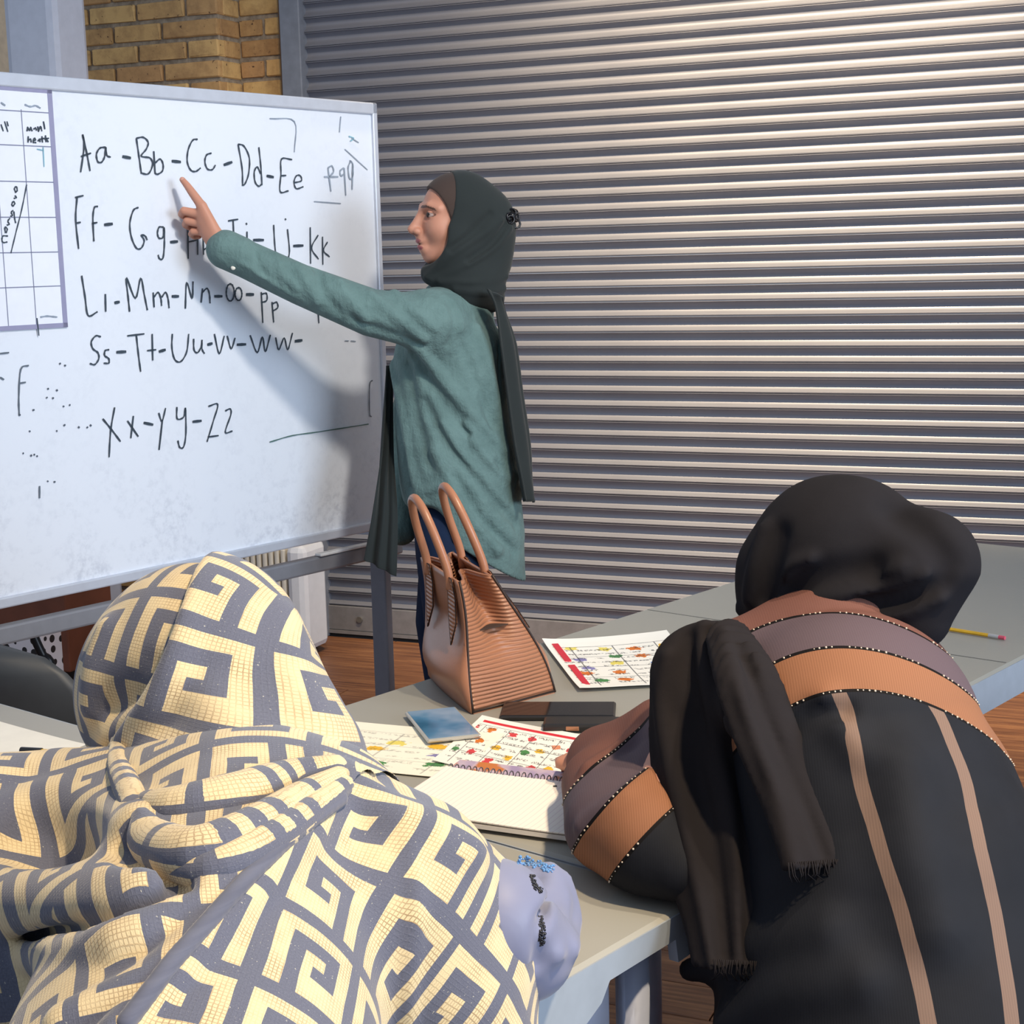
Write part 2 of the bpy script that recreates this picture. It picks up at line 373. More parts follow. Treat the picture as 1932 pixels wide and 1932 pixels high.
LET = {
 'A a': [[(418,680),(425,745),(408,872)],[(418,680),(440,780),(456,866)],[(410,792),(460,775)],[(532,745),(505,750),(488,780),(495,818),(515,820),(530,790),(535,745),(540,785),(560,796)]],
 'B b': [[(690,700),(703,790),(715,876)],[(690,700),(725,695),(750,720),(740,755),(715,790),(760,800),(772,835),(750,880),(712,875)],[(778,765),(785,880)],[(785,825),(810,805),(825,830),(822,865),(797,882),(785,876)]],
 'C c': [[(1000,705),(975,710),(952,760),(948,820),(965,860),(990,868),(1015,850)],[(1070,775),(1045,785),(1037,820),(1050,855),(1075,858),(1090,835)]],
 'D d': [[(1205,730),(1225,850),(1228,935)],[(1205,730),(1235,740),(1262,800),(1258,880),(1240,930),(1225,938)],[(1310,745),(1320,840),(1326,938)],[(1320,880),(1302,845),(1287,870),(1291,920),(1310,943),(1325,930)]],
 'E e': [[(1478,808),(1425,805),(1422,880),(1418,970),(1460,966)],[(1422,890),(1448,888)],[(1490,925),(1525,915),(1520,890),(1500,890),(1488,922),(1500,955),(1535,945)]],
 'F f': [[(390,998),(383,1110),(398,1260)],[(380,1000),(422,990)],[(385,1130),(408,1125)],[(495,1045),(478,1050),(470,1105),(475,1222)],[(465,1132),(492,1126)]],
 'G g': [[(700,1050),(675,1065),(657,1130),(665,1200),(690,1255),(715,1255),(730,1218),(715,1190),(735,1195),(745,1215)],[(828,1150),(805,1150),(797,1180),(805,1205),(825,1200),(830,1150),(832,1230),(825,1305),(808,1310),(800,1290)]],
 'H h': [[(950,1150),(952,1310)],[(952,1225),(998,1215)],[(1000,1150),(1000,1290)],[(1028,1190),(1030,1290)],[(1030,1265),(1045,1258),(1052,1295)],[(1072,1235),(1085,1297)]],
 'I i': [[(1155,1118),(1205,1110)],[(1180,1115),(1184,1230)],[(1165,1232),(1205,1228)],[(1250,1172),(1250,1235)],[(1246,1128),(1249,1138)]],
 'J j': [[(1385,1138),(1390,1230),(1396,1310),(1380,1318)],[(1455,1160),(1465,1270),(1455,1310),(1440,1302)],[(1443,1106),(1447,1114)]],
 'K k': [[(1570,1150),(1572,1335)],[(1610,1190),(1577,1255),(1612,1312)],[(1632,1198),(1634,1340)],[(1657,1225),(1637,1268),(1668,1300)]],
 'L l': [[(413,1395),(430,1500),(446,1597),(493,1578)],[(533,1488),(535,1578)]],
 'M m': [[(656,1578),(648,1500),(640,1405),(685,1510),(712,1408),(730,1490),(746,1570)],[(780,1556),(775,1480)],[(778,1505),(800,1480),(814,1510),(818,1548)],[(818,1505),(838,1480),(850,1510),(856,1560)]],
 'N n': [[(938,1562),(945,1430),(972,1512),(977,1425)],[(1018,1532),(1025,1460)],[(1024,1480),(1048,1460),(1060,1490),(1063,1536)]],
 'O o': [ell(1165,1480,20,44),ell(1207,1488,17,33)],
 'P p': [[(1322,1478),(1330,1635)],[(1322,1490),(1348,1485),(1350,1520),(1326,1530)],[(1376,1528),(1385,1632)],[(1378,1538),(1400,1530),(1406,1556),(1384,1572)]],
 'Q q': [[(1608,1560),(1614,1636)],ell(1545,1500,20,36),[(1598,1530),(1585,1545),(1595,1565),(1608,1545)]],
 'S s': [[(510,1705),(485,1700),(462,1730),(470,1765),(495,1785),(500,1815),(480,1845),(455,1840)],[(552,1770),(532,1775),(530,1800),(550,1815),(550,1838),(525,1838)]],
 'T t': [[(645,1700),(730,1690)],[(690,1698),(700,1790),(712,1882)],[(770,1690),(773,1825)],[(745,1775),(790,1770)]],
 'U u': [[(872,1690),(870,1760),(885,1820),(915,1830),(945,1780),(955,1690)],[(980,1715),(982,1770),(1000,1785),(1020,1750),(1022,1720),(1022,1765),(1035,1790)]],
 'V v': [[(1085,1690),(1110,1790),(1135,1700)],[(1150,1700),(1170,1765),(1190,1710)]],
 'W w': [[(1266,1697),(1302,1785),(1328,1705),(1343,1780),(1368,1695)],[(1395,1708),(1411,1770),(1438,1710),(1456,1770),(1480,1685)]],
}
DASH = [[(620,792),(662,800)],[(870,815),(915,820)],[(1133,835),(1175,820)],[(1350,890),(1385,897)],[(528,1138),(570,1133)],[(862,1226),(900,1222)],[(1282,1215),(1335,1215)],[(1485,1245),(1535,1243)],[(580,1533),(605,1528)],[(870,1500),(905,1500)],[(1085,1500),(1125,1500)],[(1245,1490),(1285,1490)],[(590,1783),(638,1780)],[(805,1780),(838,1770)],[(1050,1745),(1075,1738)],[(1200,1745),(1245,1743)],[(1492,1727),(1530,1722)]]
LET2 = {'X x': [[(520,510),(565,565),(610,625)],[(580,452),(560,570),(552,705)],[(645,520),(700,600)],[(675,495),(662,608)]],
 'Y y': [[(803,480),(820,522),(838,455)],[(822,515),(805,668)],[(895,450),(897,510),(930,500),(938,455),(941,580),(930,650),(910,655),(900,620)]],
 'Z z': [[(1055,447),(1102,437),(1080,520),(1048,626)],[(1052,602),(1106,595)],[(1140,470),(1165,460),(1168,490),(1140,577),(1176,572)]]}
DASH2 = [[(728,530),(775,540)],[(975,525),(1020,520)]]
def writing(mb, mat, nm='handwritten_letters'):
    o = mb.build(nm, mat); keep(o, board); return o
def letter_groups(ss):           # strokes of one letter stay together: split at the widest gap in x
    mid = sorted((min(x for x, y in q)+max(x for x, y in q))/2 for q in ss); g = [(b-a, (a+b)/2) for a, b in zip(mid, mid[1:])]
    cut = max(g)[1]; return [[q for q in ss if (min(x for x, y in q)+max(x for x, y in q))/2 < cut], [q for q in ss if (min(x for x, y in q)+max(x for x, y in q))/2 >= cut]]
for D_, oy_ in ((LET, 0), (LET2, 600)):
    for k, s in D_.items():
        for q in letter_groups(s): writing(stroke_mesh(q, .0037, oy=oy_), M_ink, 'handwritten_letter')
for s in DASH: writing(stroke_mesh([s], .0062), M_ink, 'handwritten_dash')
for s in DASH2: writing(stroke_mesh([s], .0058, oy=600), M_ink, 'handwritten_dash')
writing(stroke_mesh([[(1660,850),(1675,970)],[(1660,850),(1680,840),(1688,870),(1665,895)],[(1640,895),(1712,895)],[(1740,850),(1722,865),(1725,890),(1742,880)],[(1742,850),(1750,990)],[(1775,815),(1762,850),(1770,905),(1785,890),(1785,830),(1770,812)],[(1785,830),(1782,960)]], .0040), M_ink2)
for s_ in [[(1365,600),(1490,615),(1490,770)],[(1725,590),(1718,670)],[(1745,755),(1860,860)],[(1590,1020),(1725,1030)],[(1780,700),(1815,722)],[(1745,1725),(1765,1725)],[(1775,1725),(1800,1728)]]: writing(stroke_mesh([s_], .0026), M_ink2, 'half_erased_mark')
writing(stroke_mesh([[(1765,690),(1790,700),(1772,715)]], .003), M_ink3, 'half_erased_mark')
writing(stroke_mesh([[(1365,628),(1480,595),(1620,575),(1865,537)]], .0030, oy=600), simple('ink_green', '#51706c', .5), 'long_marker_line')
M_inkm = simple('ink_mid', '#5c6774', .5)
writing(stroke_mesh([[(145,240),(105,260),(95,400),(97,490)],[(100,330),(130,325)]], .0034, oy=600), M_inkm)
for s_ in [[(0,180),(45,175)],[(0,300),(20,312)],[(1885,315),(1870,340),(1870,480),(1880,500)],[(200,850),(200,912)]]: writing(stroke_mesh([s_], .0034, oy=600), M_inkm, 'marker_stroke')
dots = [(165,467),(240,360),(285,362),(235,400),(265,402),(300,232),(325,240),(320,450),(350,440),(148,575),(285,572),(322,545),(395,550),(440,550),(455,540),(115,685),(155,692),(170,692),(185,700),(240,828),(272,830),(95,492)]
writing(stroke_mesh([[(x,y),(x+random.uniform(3,9),y+random.uniform(-6,8))] for x,y in dots], .0036, oy=600), simple('ink_dot', '#4a5564', .5), 'marker_dots')['kind'] = 'stuff'

# ---- month calendar sheet fixed on the board
def bq(x, y, off): return onplane(x/2.6833, y/2.6833, BP, BN)+BN*off
M_sheet = simple('calendar_paper', '#e3e7f2', .45, var=.02); M_bord = simple('calendar_border', '#8f8fae', .5, var=.05); M_line = simple('calendar_line', '#7a7f99', .5)
t1 = float((bq(300, 1050, 0)-BP)@BD); zt = bq(280, 452, 0)[2]; zb = bq(325, 1657, 0)[2]; t0 = t1-.78
cal = empty('wall_calendar', BDP((t0+t1)/2, zb)); tag(cal, 'blank month calendar sheet with purple-grey border on the whiteboard', 'calendar')
def cpart(mb, nm, mat): return keep(mb.build(nm, mat), cal)
cpart(MB().box(BDP((t0+t1)/2, (zt+zb)/2, .0015), BD, BN, Z, (t1-t0)/2, .001, (zt-zb)/2), 'sheet', M_sheet)
bw = .0105
for (c, hx, hz) in ((BDP((t0+t1)/2, zt-bw/2, .0028), (t1-t0)/2, bw/2), (BDP((t0+t1)/2, zb+bw/2, .0028), (t1-t0)/2, bw/2), (BDP(t1-bw*.6, (zt+zb)/2, .0028), bw*.6, (zt-zb)/2), (BDP(t0+bw*.6, (zt+zb)/2, .0028), bw*.6, (zt-zb)/2)):
    cpart(MB().box(c, BD, BN, Z, hx, .0006, hz), 'border_strip', M_bord)
for py in (565, 738, 920, 1100, 1278, 1453):
    z = bq(130, py, 0)[2]; cpart(MB().box(BDP((t0+t1)/2, z, .003), BD, BN, Z, (t1-t0)/2-.012, .0004, .0011), 'grid_line', M_line)
tc = float((bq(140, 1050, 0)-BP)@BD); dtc = t1-bw*1.2-tc
for k in range(6):
    cpart(MB().box(BDP(tc-k*dtc*1.02, (zt+zb)/2-.02, .003), BD, BN, Z, .0009, .0004, (zt-zb)/2-.03), 'grid_line', M_line)
def cw(strokes, wid, mat): return keep(stroke_mesh(strokes, wid, off=.0045).build('handwritten_note', mat), cal)
cw([[(132,665),(135,645),(145,662),(150,645),(158,665)],[(165,655),(175,648),(180,662)],[(186,640),(190,665),(200,640),(207,665)],[(215,615),(222,655)],
    [(137,722),(138,690)],[(138,710),(150,705),(153,722)],[(163,715),(175,708),(168,700),(163,720),(178,722)],[(187,715),(195,705),(198,720)],[(207,690),(210,722)],[(200,705),(220,700)],[(225,685),(228,720)],[(220,705),(243,700)],[(232,708),(240,720)]], .0032, M_ink)
cw([[(35,1195),(10,1195),(5,1215),(12,1228),(32,1225)],[(25,1180),(32,1160),(20,1150),(22,1180)],[(30,1140),(42,1135),(35,1120),(45,1105)],[(48,1095),(58,1090),(52,1075),(62,1065)],[(65,1070),(70,1110),(75,1130)],[(60,1045),(70,1030),(62,1020),(55,1035),(60,1045)],[(65,1005),(78,1000),(70,990)],[(72,975),(82,965),(78,945),(68,955),(75,975)]], .003, M_ink)
cw([[(130,935),(105,1060),(75,1180),(50,1282)],[(0,630),(12,665)],[(18,615),(35,668)],[(30,615),(37,640)],[(182,1610),(192,1700)]], .0026, M_ink)
cw([[(120,530),(150,540),(175,535),(200,548)],[(0,520),(22,535)],[(200,1605),(235,1600),(285,1605)]], .0034, M_ink2)
cw([[(213,745),(218,845)],[(182,755),(215,762)]], .0022, M_ink3)

# ================================================================== TABLES
t = NT('grey_plastic_top'); co = t.coord(); nz = t.noise(co, 160, 3); n2 = t.noise(co, 5, 4)
t.set(t.mix(t.math('MULTIPLY', n2, .35), lin('#a09e96'), lin('#929088')), .42, 0, .4); t.bump(nz, .10, .001); M_top = t.m
M_edge = simple('pale_grey_edge', '#9aa2ac', .45, var=.05); M_leg = simple('table_leg_paint', '#aeb6cc', .45, var=.05)
TZ = .745
def rrect(d0, d1, n0, n1, z, r, seg=5):
    pts = []
    for (cd, cn, a0) in ((d1-r, n1-r, 0), (d0+r, n1-r, 90), (d0+r, n0+r, 180), (d1-r, n0+r, 270)):
        for i in range(seg+1):
            a = math.radians(a0+90*i/seg); pts.append(TB(cd+r*math.cos(a), cn+r*math.sin(a), z))
    return pts
def table(label, d0, d1, n0, n1, fold=None):
    root = empty('folding_table', TB((d0+d1)/2, (n0+n1)/2)); tag(root, label, 'table')
    def part(mb, nm, mat, sm=False): return keep(mb.build(nm, mat, None, sm), root)
    mb = MB(); rings = [rrect(d0+.008, d1-.008, n0+.008, n1-.008, TZ, .03), rrect(d0+.002, d1-.002, n0+.002, n1-.002, TZ-.003, .032)]
    k = len(rings[0]); v = rings[0]+rings[1]
    mb.add(v, [tuple(range(k))[::-1]]+[(i, (i+1) % k, k+(i+1) % k, k+i) for i in range(k)])
    mb.add(rrect(d0+.002, d1-.002, n0+.002, n1-.002, TZ-.003, .032)+rrect(d0+.004, d1-.004, n0+.004, n1-.004, TZ-.026, .03), [(i, (i+1) % k, k+(i+1) % k, k+i) for i in range(k)]+[tuple(range(k, 2*k))])
    part(mb, 'table_top', M_top)
    # apron: drop profile along every side
    def apron(a, b, inward):
        L = np.linalg.norm(b-a); u = (b-a)/L
        prof = [(0.006, -.003), (L-.006, -.003), (L-.006, -.056), (L-.045, -.058), (L-.05, -.030), (L-.17, -.031), (L-.185, -.050), (L-.21, -.062)]
        q = [(L-x, z) for (x, z) in prof[2:]][::-1]; poly = prof+q
        part(MB().prism([a+u*x+Z*z for (x, z) in poly], inward, .012), 'apron', M_edge)
    A = TB(d0, n0, TZ); B = TB(d1, n0, TZ); C_ = TB(d1, n1, TZ); E_ = TB(d0, n1, TZ)
    apron(E_, C_, -DN); apron(A, B, DN); apron(A, E_, D1); apron(B, C_, -D1)
    if fold: part(MB().box(TB(fold, (n0+n1)/2, TZ-.0002), DN, D1, Z, (n1-n0)/2-.01, .0015, .0008), 'fold_seam', simple('seam', '#6a6a66', .6))
    return root, part
rootA, pA = table('grey plastic folding table in the foreground with the pale end edge and corner showing', .944, 1.404, -2.75, -.92)
for (d, n) in ((1.335, -.965), (1.0, -.965), (1.335, -2.66), (1.0, -2.66)):
    pA(MB().tube([TB(d, n, .70), TB(d, n-.005*(-1), .0)], .019, 12), 'table_leg', M_leg, True)
pA(MB().tube([TB(1.335, -.965, .25), TB(1.0, -.965, .25)], .012, 10), 'leg_brace', M_leg, True)
pA(MB().box(TB(1.20, -.975, .655), D1, DN, Z, .10, .006, .055, .004), 'leg_bracket', M_leg)
rootB, pB = table('long grey plastic folding table carrying the brown handbag and worksheets', 1.408, 3.60, -1.81, -1.045, 2.56)
for (d, n) in ((1.6, -1.72), (1.6, -1.13), (3.42, -1.72), (3.42, -1.13)):
    pB(MB().tube([TB(d, n, .72), TB(d, n, .0)], .017, 12), 'table_leg', M_leg, True)
for d in (1.6, 3.42): pB(MB().tube([TB(d, -1.72, .2), TB(d, -1.13, .2)], .012, 10), 'leg_brace', M_leg, True)
# ================================================================== THINGS ON THE TABLES
def sheet_mat(name, seed, cols, rows, band=True, tint='#f6f3ea', rot=False, dens=1.0):
    t = NT(name); uv = t.attr('uvp', 'Vector'); mp = t.mapping(uv, (1, 1, 1), (0, 0, 0), (seed, seed*.37, 0))
    sep = t.n('ShaderNodeSeparateXYZ'); t.L(uv, sep.inputs[0]); u, v = sep.outputs[0], sep.outputs[1]
    c = lin(tint)
    inside = t.math('MULTIPLY', t.math('LESS_THAN', t.math('ABSOLUTE', t.math('SUBTRACT', u, .5)), .46), t.math('LESS_THAN', t.math('ABSOLUTE', t.math('SUBTRACT', v, .44)), .40))
    # pictures: one coloured blob per voronoi cell
    vo = t.n('ShaderNodeTexVoronoi', voronoi_dimensions='2D'); t.L(t.mapping(uv, (cols*1.25, rows*1.45, 1), (0, 0, 0), (seed, seed, 0)), vo.inputs['Vector']); vo.inputs['Scale'].default_value = 1; vo.inputs['Randomness'].default_value = .55
    sx = t.n('ShaderNodeSeparateColor'); t.L(vo.outputs['Color'], sx.inputs[0])
    pic = t.ramp(sx.outputs[0], [(0, lin('#e9b93a')), (.2, lin('#d9772c')), (.38, lin('#d6444a')), (.52, lin('#e7d66a')), (.66, lin('#8a86b8')), (.78, lin('#4d8a50')), (.88, lin('#5f86c4')), (.94, lin('#dd8f6a'))], 'CONSTANT')
    wob = t.noise(mp, 26, 3); blob = t.math('LESS_THAN', t.math('ADD', vo.outputs['Distance'], t.math('MULTIPLY', t.math('SUBTRACT', wob, .5), .5)), .20)
    # scribbled words
    wr = t.noise(t.mapping(uv, (cols*16, rows*13, 1), (0, 0, 0), (seed*3, 0, 0)), 1.0, 2, .6)
    rowm = t.math('LESS_THAN', t.math('FRACT', t.math('MULTIPLY', v, rows*3.0)), .36)
    words = t.math('MULTIPLY', t.math('MULTIPLY', t.math('GREATER_THAN', wr, .50), rowm), t.math('GREATER_THAN', t.noise(t.mapping(uv, (cols*3, rows*3, 1), (0, 0, 0), (0, seed*7, 0)), 1, 0), .44))
    col = t.mix(t.math('MULTIPLY', blob, inside), c, pic)
    col = t.mix(t.math('MULTIPLY', t.math('MULTIPLY', words, inside), .75*dens), col, lin('#3b3b40'))
    if cols > 1:
        gl = t.math('MAXIMUM', t.math('LESS_THAN', t.math('FRACT', t.math('MULTIPLY', t.math('ADD', u, .46+.04), cols)), .03), t.math('LESS_THAN', t.math('FRACT', t.math('MULTIPLY', v, rows*1.2)), .03))
        col = t.mix(t.math('MULTIPLY', t.math('MULTIPLY', gl, inside), .8*dens), col, lin('#45454c'))
    if band:
        bd = t.math('MULTIPLY', t.math('LESS_THAN', t.math('ABSOLUTE', t.math('SUBTRACT', v, .905)), .022), t.math('LESS_THAN', t.math('ABSOLUTE', t.math('SUBTRACT', u, .5)), .45))
        col = t.mix(bd, col, lin('#d8323f'))
    t.set(col, .55, 0, .3); return t.m
def paper(name, BL, BR, TR, TL, z, mat, label, cat, group=None, curl=.004, thick=.0006, nx=14, parent=None):
    """sheet given by four (d,n) corners on the table; slightly curled"""
    ny = nx; v = []; uv = []; f = []
    for j in range(ny+1):
        for i in range(nx+1):
            a, b = i/nx, j/ny
            q = np.array(BL)*(1-a)*(1-b)+np.array(BR)*a*(1-b)+np.array(TR)*a*b+np.array(TL)*(1-a)*b
            h = curl*((2*a-1)**4*.6+(2*b-1)**4*.8+.25*math.sin(a*5+b*3)+.25)
            v.append(TB(q[0], q[1], z+h)); uv.append((a, b, 0))
    n = len(v)
    for j in range(ny):
        for i in range(nx): k = j*(nx+1)+i; f.append((k, k+1, k+nx+2, k+nx+1))
    vb = [p-Z*thick for p in v]; fb = [tuple(q+n for q in g[::-1]) for g in f]
    per = [i for i in range(nx+1)]+[(j+1)*(nx+1)-1 for j in range(1, ny+1)]+[ny*(nx+1)+i for i in range(nx-1, -1, -1)]+[j*(nx+1) for j in range(ny-1, 0, -1)]
    side = [(per[i], per[i]+n, per[(i+1) % len(per)]+n, per[(i+1) % len(per)]) for i in range(len(per))]
    o = mesh_obj(name, v+vb, f+fb+side, mat, parent, False, {'uvp': uv+uv})
    if label: tag(o, label, cat, group)
    return o
paper('worksheet', (1.443, -1.70), (1.541, -1.416), (1.739, -1.484), (1.641, -1.768), TZ+.0012, sheet_mat('worksheet_print_a', 2.3, 3, 3, False, '#f7f3e2', dens=.5), 'pale worksheet of small yellow pictures lying under the phone', 'worksheet', curl=.002)
paper('worksheet', (1.583, -1.488), (1.59, -1.255), (1.805, -1.345), (1.793, -1.576), TZ+.0024, sheet_mat('worksheet_print_b', 5.1, 5, 3, True), 'worksheet with red top band and picture grid above the spiral notebook', 'worksheet', curl=.0015)
paper('worksheet', (1.992, -1.538), (2.16, -1.385), (2.40, -1.645), (2.221, -1.80), TZ+.0015, sheet_mat('worksheet_print_c', 8.7, 3, 4, False), 'picture worksheet with two red bars beside the brown handbag', 'worksheet', curl=.005)
M_red = simple('red_print', '#d52f42', .5, var=.04)
ws2 = bpy.data.objects['worksheet.002']
def q2(a, b):
    q = np.array((1.992, -1.538))*(1-a)*(1-b)+np.array((2.16, -1.385))*a*(1-b)+np.array((2.40, -1.645))*a*b+np.array((2.221, -1.80))*(1-a)*b; return TB(q[0], q[1], TZ+.0072)
for (b0, b1) in ((.05, .45), (.53, .90)):
    mb = MB(); mb.prism([q2(.05, b0), q2(.10, b0), q2(.10, b1), q2(.05, b1)], -Z, .0022); mb.build('red_bar', M_red, ws2)
# spiral notebook
t = NT('ruled_paper'); uv = t.attr('uvp', 'Vector'); sep = t.n('ShaderNodeSeparateXYZ'); t.L(uv, sep.inputs[0])
ln = t.math('LESS_THAN', t.math('FRACT', t.math('MULTIPLY', sep.outputs[0], 34)), .14)
t.set(t.mix(t.math('MULTIPLY', ln, .35), lin('#f6f1e8'), lin('#c9a9b8')), .6, 0, .3); M_rule = t.m
nbk = empty('spiral_notebook', TB(1.5, -1.27, TZ)); tag(nbk, 'open spiral notebook with blank ruled pages at the table edge', 'notebook')
TLn, TRn, BLn, BRn = np.array((1.548, -1.43)), np.array((1.622, -1.165)), np.array((1.376, -1.383)), np.array((1.45, -1.118))
o = paper('ruled_page', BLn, BRn, TRn, TLn, TZ+.0115, M_rule, None, None, curl=.003, thick=.0015); keep(o, nbk)
M_cov = simple('page_stack', '#e9e3dc', .6)
mb = MB(); mb.prism([TB(*q, TZ+.0055) for q in (BLn, BRn, TRn, TLn)], Z, .0055); keep(mb.build('page_stack', M_cov), nbk)
back = [TLn+np.array((.012, -.004)), TRn+np.array((.012, -.004)), TRn+np.array((.05, -.018)), TLn+np.array((.05, -.018))]
t = NT('cover_picture'); nz = t.noise(t.coord(), 30, 2); t.set(t.ramp(nz, [(.35, lin('#a493b8')), (.5, lin('#c9b6c6')), (.62, lin('#c9793e'))]), .5)
mb = MB(); mb.prism([TB(*q, TZ+.0075) for q in back], Z, .0015); keep(mb.build('folded_cover', t.m), nbk)
M_wire = simple('wire', '#77757e', .35, .6)
for i in range(30):
    a = (i+.5)/30; q = TLn*(1-a)+TRn*a+np.array((.006, -.002)); c = TB(*q, TZ+.0115)
    dirn = D1*.963-DN*.27
    ring = [c+dirn*.0075*math.cos(th)+Z*.0062*math.sin(th) for th in np.linspace(0, 2*math.pi, 10)[:-1]]
    keep(MB().tube(ring, .0009, 5, closed=True).build('wire_ring', M_wire, None, True), nbk)
for (a, b) in ((.12, .93), (.62, .90)):
    q = (BLn*(1-a)+BRn*a)*(1-b)+(TLn*(1-a)+TRn*a)*b
    keep(MB().tube([TB(*q, TZ+.0128), TB(*q, TZ+.0136)], .0028, 8, flat=None).build('punched_hole', simple('hole', '#4a4a48', .8)), nbk)
# phones
def slab(root, nm, c, u, l, w, h, z0, z1, mat, bev=.003):
    m = MB().box(TB(c[0], c[1], (z0+z1)/2), D1*u[0]+DN*u[1], D1*(-u[1])+DN*u[0], Z, l/2, w/2, (z1-z0)/2, bev); return keep(m.build(nm, mat), root)
u1 = np.array((-.089, .131)); u1 /= np.linalg.norm(u1); pc = np.array((1.712, -1.586))
ph = empty('smartphone', TB(*pc, TZ)); tag(ph, 'smartphone with blue lit screen and silver edge left of the handbag', 'phone')
slab(ph, 'phone_body', pc, u1, .158, .082, 0, TZ+.005, TZ+.0110, simple('phone_silver', '#b9b6ae', .3, .3))
t = NT('phone_screen'); nz = t.noise(t.coord(), 9, 3); t.set(t.ramp(nz, [(.35, lin('#2c5c80')), (.5, lin('#4f7fa6')), (.68, lin('#8fa6c0'))]), .12, 0, .6); slab(ph, 'screen', pc, u1, .150, .075, 0, TZ+.0108, TZ+.0115, t.m, .0003)
u2 = np.array((.105, .150)); u2 /= np.linalg.norm(u2)
M_blk = simple('black_gloss', '#141417', .12, var=.05); M_blk2 = simple('black_case', '#23201f', .35, var=.1)
pc = np.array((1.878, -1.492)); ph = empty('smartphone', TB(*pc, TZ)); tag(ph, 'black smartphone with dark glossy screen lying in front of the handbag', 'phone')
slab(ph, 'phone_body', pc, u2, .178, .080, 0, TZ+.001, TZ+.009, M_blk2); slab(ph, 'screen', pc, u2, .172, .075, 0, TZ+.0088, TZ+.0095, M_blk, .0003)
pc = np.array((1.845, -1.40)); ph = empty('pencil_case', TB(*pc, TZ)); tag(ph, 'flat black case with copper clasp between phone and red-banded worksheet', 'case')
slab(ph, 'case_body', pc, u2, .150, .045, 0, TZ+.001, TZ+.014, M_blk2, .004); slab(ph, 'clasp', pc+u2*(-.03), u2, .02, .0456, 0, TZ+.004, TZ+.011, simple('copper', '#b7805f', .3, .5), .001)
# pencils
def pencil(label, a, b, cols, r=.0036):
    a, b = np.asarray(a), np.asarray(b); L = np.linalg.norm(b-a); u = (b-a)/L; root = empty('pencil', a); tag(root, label, 'pencil')
    x = 0
    for nm, l, c, rr, met in cols:
        keep(MB().tube([a+u*x, a+u*(x+l)], r*rr, 6 if nm == 'shaft' else 10).build(nm, simple('pencil_'+nm, c, .4, met)), root); x += l
    return root
pa, pb = TB(2.722, -1.30, TZ+.005), TB(2.706, -1.113, TZ+.005)
pencil('yellow pencil with pink eraser lying on the far grey table', pa, pb, [('shaft', .150, '#eab526', 1, 0), ('ferrule', .02, '#c9c6c4', 1.05, .5), ('eraser', .012, '#d5556a', 1, 0)])
pa = W(640, 1500, 2.02); pb = W(698, 1430, 2.08)
pencil('striped pencil with pink eraser held upright by the patterned shawl', pa, pb, [('shaft', .026, '#e8c42c', 1, 0), ('green_stripe', .012, '#3f8a3a', 1.05, 0), ('yellow_stripe', .006, '#e8c42c', 1.05, 0), ('dark_stripe', .008, '#3c7a3a', 1.05, 0), ('eraser', .010, '#d072a2', 1.05, 0)], r=.0048)
# left loose sheet and marker
paper('loose_sheet', (1.12, -2.30), (1.12, -1.95), (1.33, -1.95), (1.33, -2.30), TZ+.0015, simple('white_sheet', '#efece2', .6, var=.03), 'plain white sheet on the table left of the patterned shawl', 'paper', curl=.004)
pa = atz(40, 1416, TZ+.01); pb = atz(135, 1421, TZ+.012)
pencil('black capped yellow marker lying on the white sheet at left', pa, pb, [('cap', .035, '#1c1b1d', 1.3, 0), ('shaft', .07, '#e2b52e', 1, 0)], r=.0042)

# ================================================================== HANDBAG
bagc = np.array((1.80, -1.60)); g = np.array((.985, .17)); l = np.array((.53, -.85))
t = NT('tan_ribbed_leather'); ua = t.attr('uvp', 'Vector'); sep = t.n('ShaderNodeSeparateXYZ'); t.L(ua, sep.inputs[0])
wv = t.math('SINE', t.math('MULTIPLY', t.math('ADD', sep.outputs[2], t.math('MULTIPLY', t.noise(t.coord(), 25, 2), .002)), 2*math.pi/.0064))
nz = t.noise(t.coord(), 18, 3)
t.set(t.mix(t.math('MULTIPLY_ADD', wv, .18, .3), lin('#ab7658'), lin('#7f513b')), .42, 0, .45); t.bump(wv, .55, .002); M_rib = t.m
t = NT('tan_smooth_leather'); nz = t.noise(t.coord(), 220, 2); t.set(t.mix(t.noise(t.coord(), 6, 2), lin('#ab775b'), lin('#98654a')), .36, 0, .5); t.bump(nz, .12, .001); M_lea = t.m
M_pipe = simple('dark_piping', '#2a1a14', .5)
bag = empty('handbag', TB(bagc[0]+.1, bagc[1]-.12, TZ)); tag(bag, 'tan ribbed leather handbag with two upright handles standing on the grey table', 'handbag')
HB = .205
def bagpt(a, b, h):
    """a: across gusset 0..1 (g), b: along length 0..1 (l), h: 0..1 height"""
    wid = .172*(1-h)**1.0+.066*h + .022*math.sin(math.pi*min(1, h*1.25))*(1-h)
    ln = .255*(1-.12*h)
    cx = .086-.030*h-.030*h*h          # lean of the mid line along g
    cl = .128+.020*h
    x = cx+(a-.5)*wid; y = cl+(b-.5)*ln
    return x, y
def bagw(a, b, h, out=0.0):
    x, y = bagpt(a, b, h); q = bagc+g*x+l*y
    bul = 0
    return TB(q[0], q[1], TZ+.002+HB*h)
def bagsurf(name, fa, mat, na=12, nh=18, rib=False):
    v = []; uv = []; f = []
    for j in range(nh+1):
        for i in range(na+1):
            s, h = i/na, j/nh; p, arc = fa(s, h); v.append(p); uv.append((s, h, arc))
    for j in range(nh):
        for i in range(na): k = j*(na+1)+i; f.append((k, k+1, k+na+2, k+na+1))
    o = mesh_obj(name, v, f, mat, None, True, {'uvp': uv}); md = o.modifiers.new('s', 'SOLIDIFY'); md.thickness = .0035; md.offset = -1
    return keep(o, bag)
